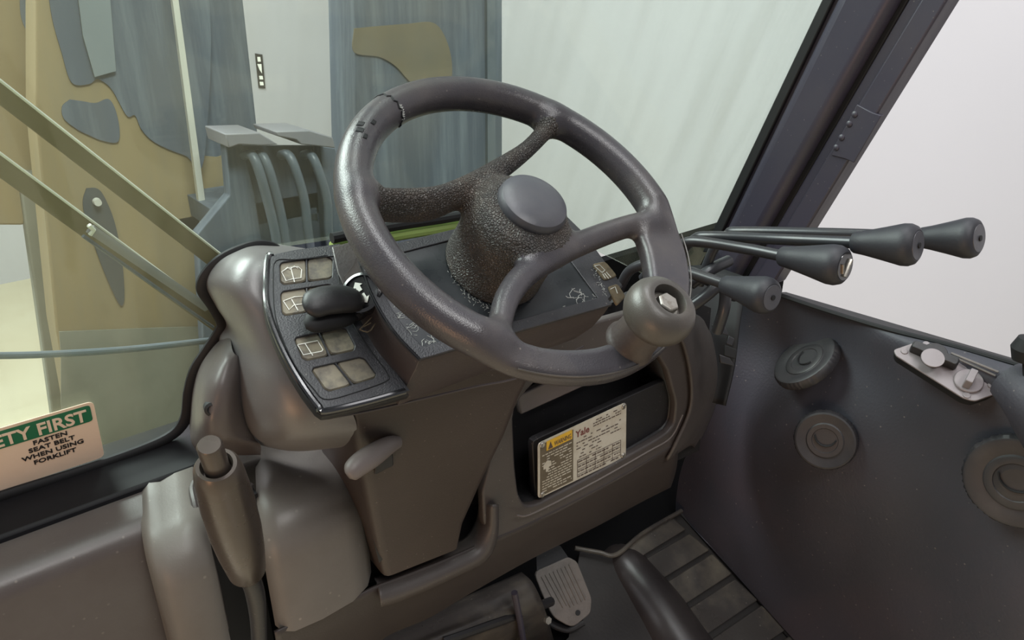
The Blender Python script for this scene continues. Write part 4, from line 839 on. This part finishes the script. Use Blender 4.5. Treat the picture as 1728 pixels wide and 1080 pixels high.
# hose sheave between them
YH = 1.25
hs = thing('hose_sheave', 'dark bracket carrying bent hydraulic hoses, between the two mast uprights', 'hose carrier', PY(470, 430, YH))
obj('bracket_top', ypoly([(380, 226), (438, 224), (470, 244), (440, 246), (404, 244), (386, 250)], YH-.02, .10), M_BRT, hs, bevel=.002)
obj('bracket_top', ypoly([(464, 222), (522, 220), (562, 232), (566, 250), (530, 246), (508, 244), (500, 236), (468, 230)], YH-.02, .10), M_BRT, hs, bevel=.002)
obj('bracket_side', ypoly([(381, 240), (410, 244), (430, 330), (490, 700), (350, 700), (334, 395), (388, 330)], YH+.03, .03), M_MAST, hs, bevel=.002)
obj('bracket_side', ypoly([(540, 246), (566, 250), (590, 330), (610, 700), (575, 700)], YH+.03, .03), M_MAST, hs, bevel=.002)
wo = ori(np.array([PY(x, y, YH+.06) for x, y in [(404, 246), (545, 246), (575, 340), (600, 700), (440, 700), (410, 340)]]), np.array([0, -1., 0]))
whs = [ori(np.array([PY(x, y, YH+.06) for x, y in q]), np.array([0, -1., 0]))[::-1] for q in ([(448, 360), (456, 362), (461, 386), (454, 387)], [(520, 352), (534, 350), (537, 374), (517, 375)])]
obj('back_web', plate(wo, whs, np.array([0, YH+.06, 0]), (1, 0, 0), (0, 0, 1), (0, -1, 0), .01), M_MAST, hs)
for dx in (0, 17, 62, 100):
    obj('hose', tube([PY(412+dx, 262, YH+.03), PY(425+dx, 262, YH), PY(438+dx, 290, YH-.01), PY(452+dx, 340, YH-.01), PY(464+dx*.9, 390, YH-.01), PY(472+dx*.9, 450, YH-.01), PY(484+dx*.85, 560, YH-.01), PY(494+dx*.8, 690, YH-.01)], .0085, 12, 26), M_HOSE, hs)
obj('mounting_beam', merge(box(PY(470, 330, YH+.16)+np.array([0, 0, 0]), (.16, .10, .02)), box(PY(470, 360, YH+.22), (.20, .02, .03))), M_MAST, hs)
# yellow cross member low left + pale load backrest
cm = thing('mast_crossmember', 'tan painted cross plate at the far left beyond the glass', 'cross member', PY(40, 380, 1.7))
obj('plate', ypoly([(-220, -60), (100, -60), (115, 200), (60, 330), (40, 380), (-220, 380)], 1.72, .05), M_OCH, cm, bevel=.004)
obj('post', ypoly([(30, 290), (62, 290), (140, 760), (96, 760)], 1.70, .04), M_OLG, cm, bevel=.004)
obj('paint_patch', blob([(34, -40), (80, -40), (98, 60), (95, 90), (60, 70), (36, 30)], 1.716), M_MAST, cm)
# small sign on the wall
def WL(x, y, o=.0): return onp(x, y, (0, 1, 0), 6.298-o)
sg = thing('wall_sign', 'small black upright sign fixed to the white wall', 'sign', WL(438, 150, .0))
obj('board', prism([WL(430, 90), WL(442, 92), WL(447, 149), (WL(436, 148))], (0, -.01, 0)), M_STB, sg)
obj('lettering', merge(*[prism([WL(*p, .012) for p in q], (0, -.002, 0)) for q in ([(434, 96), (439, 96), (440, 104), (435, 104)], [(434, 108), (441, 108), (442, 124), (438, 118)], [(437, 128), (443, 128), (444, 134), (438, 134)], [(438, 138), (444, 138), (445, 144), (439, 144)])]), M_ICON, sg)
# wiper arms outside the glass
def wiper(a, b, w, name, label, r0=None):
    t = thing('windshield_wiper', label, 'wiper', WS(*b, .03), 'wiper arms')
    A, B = WS(*a, .04), WS(*b, .03); d = (B-A)/np.linalg.norm(B-A); s = np.cross(d, ws_n); s /= np.linalg.norm(s)
    P = [A-s*w, A+s*w, B+s*w*1.25, B-s*w*1.25]
    obj('arm', prism(P, ws_n*.004), M_ARM, t, bevel=.001)
    obj('arm_rail', tube([A+s*w, B+s*w*1.25], .0012, 6), M_LITE, t)
    return t
wiper((-400, -154), (392, 462), .0065, 'wiper_arm', 'upper of the two slanting tan wiper arms, ending behind the column hood')
w2 = wiper((-400, -11), (385, 560), .0070, 'wiper_arm', 'lower slanting wiper arm, brown with a light grey link at its lower end')
obj('blade_link', tube([WS(152, 386, .022), WS(350, 520, .022)], .0045, 8, squash=(ws_n, .5)), M_BRT, w2)
obj('blade_clip', tube([WS(150, 380, .02), WS(158, 388, .02), WS(152, 396, .02)], .002, 6), M_LITE, w2)
obj('blade_edge', tube([WS(140, 398, .025), WS(360, 552, .025)], .0016, 6), M_MAST, w2)
obj('wiper_hose', tube([WS(-300, 580, .03), WS(-60, 598, .03), WS(0, 600, .03), WS(100, 597, .03), WS(220, 589, .03), WS(360, 574, .03)], .0032, 10, 40), M_HOSE, label='thin grey hose running across the lower windshield to the column hood', cat='hose')
bpy.data.objects['wiper_hose']['category'] = 'hose'
# small round knob at the right picture edge and the tip of the seat
gk = thing('grab_knob', 'small black knob cut off by the right edge above the side panel', 'knob', PX(1728, 625, 1.0))
obj('ball', lathe(PX(1732, 588, 1.0), (0, 0, 1), [(0, -.02), (.012, -.016), (.017, 0), (.012, .014), (0, .018)], 24), M_BLK, gk)
obj('stem', tube([PX(1734, 600, 1.0), PX(1736, 660, 1.0)], .006, 10), M_BLK, gk)
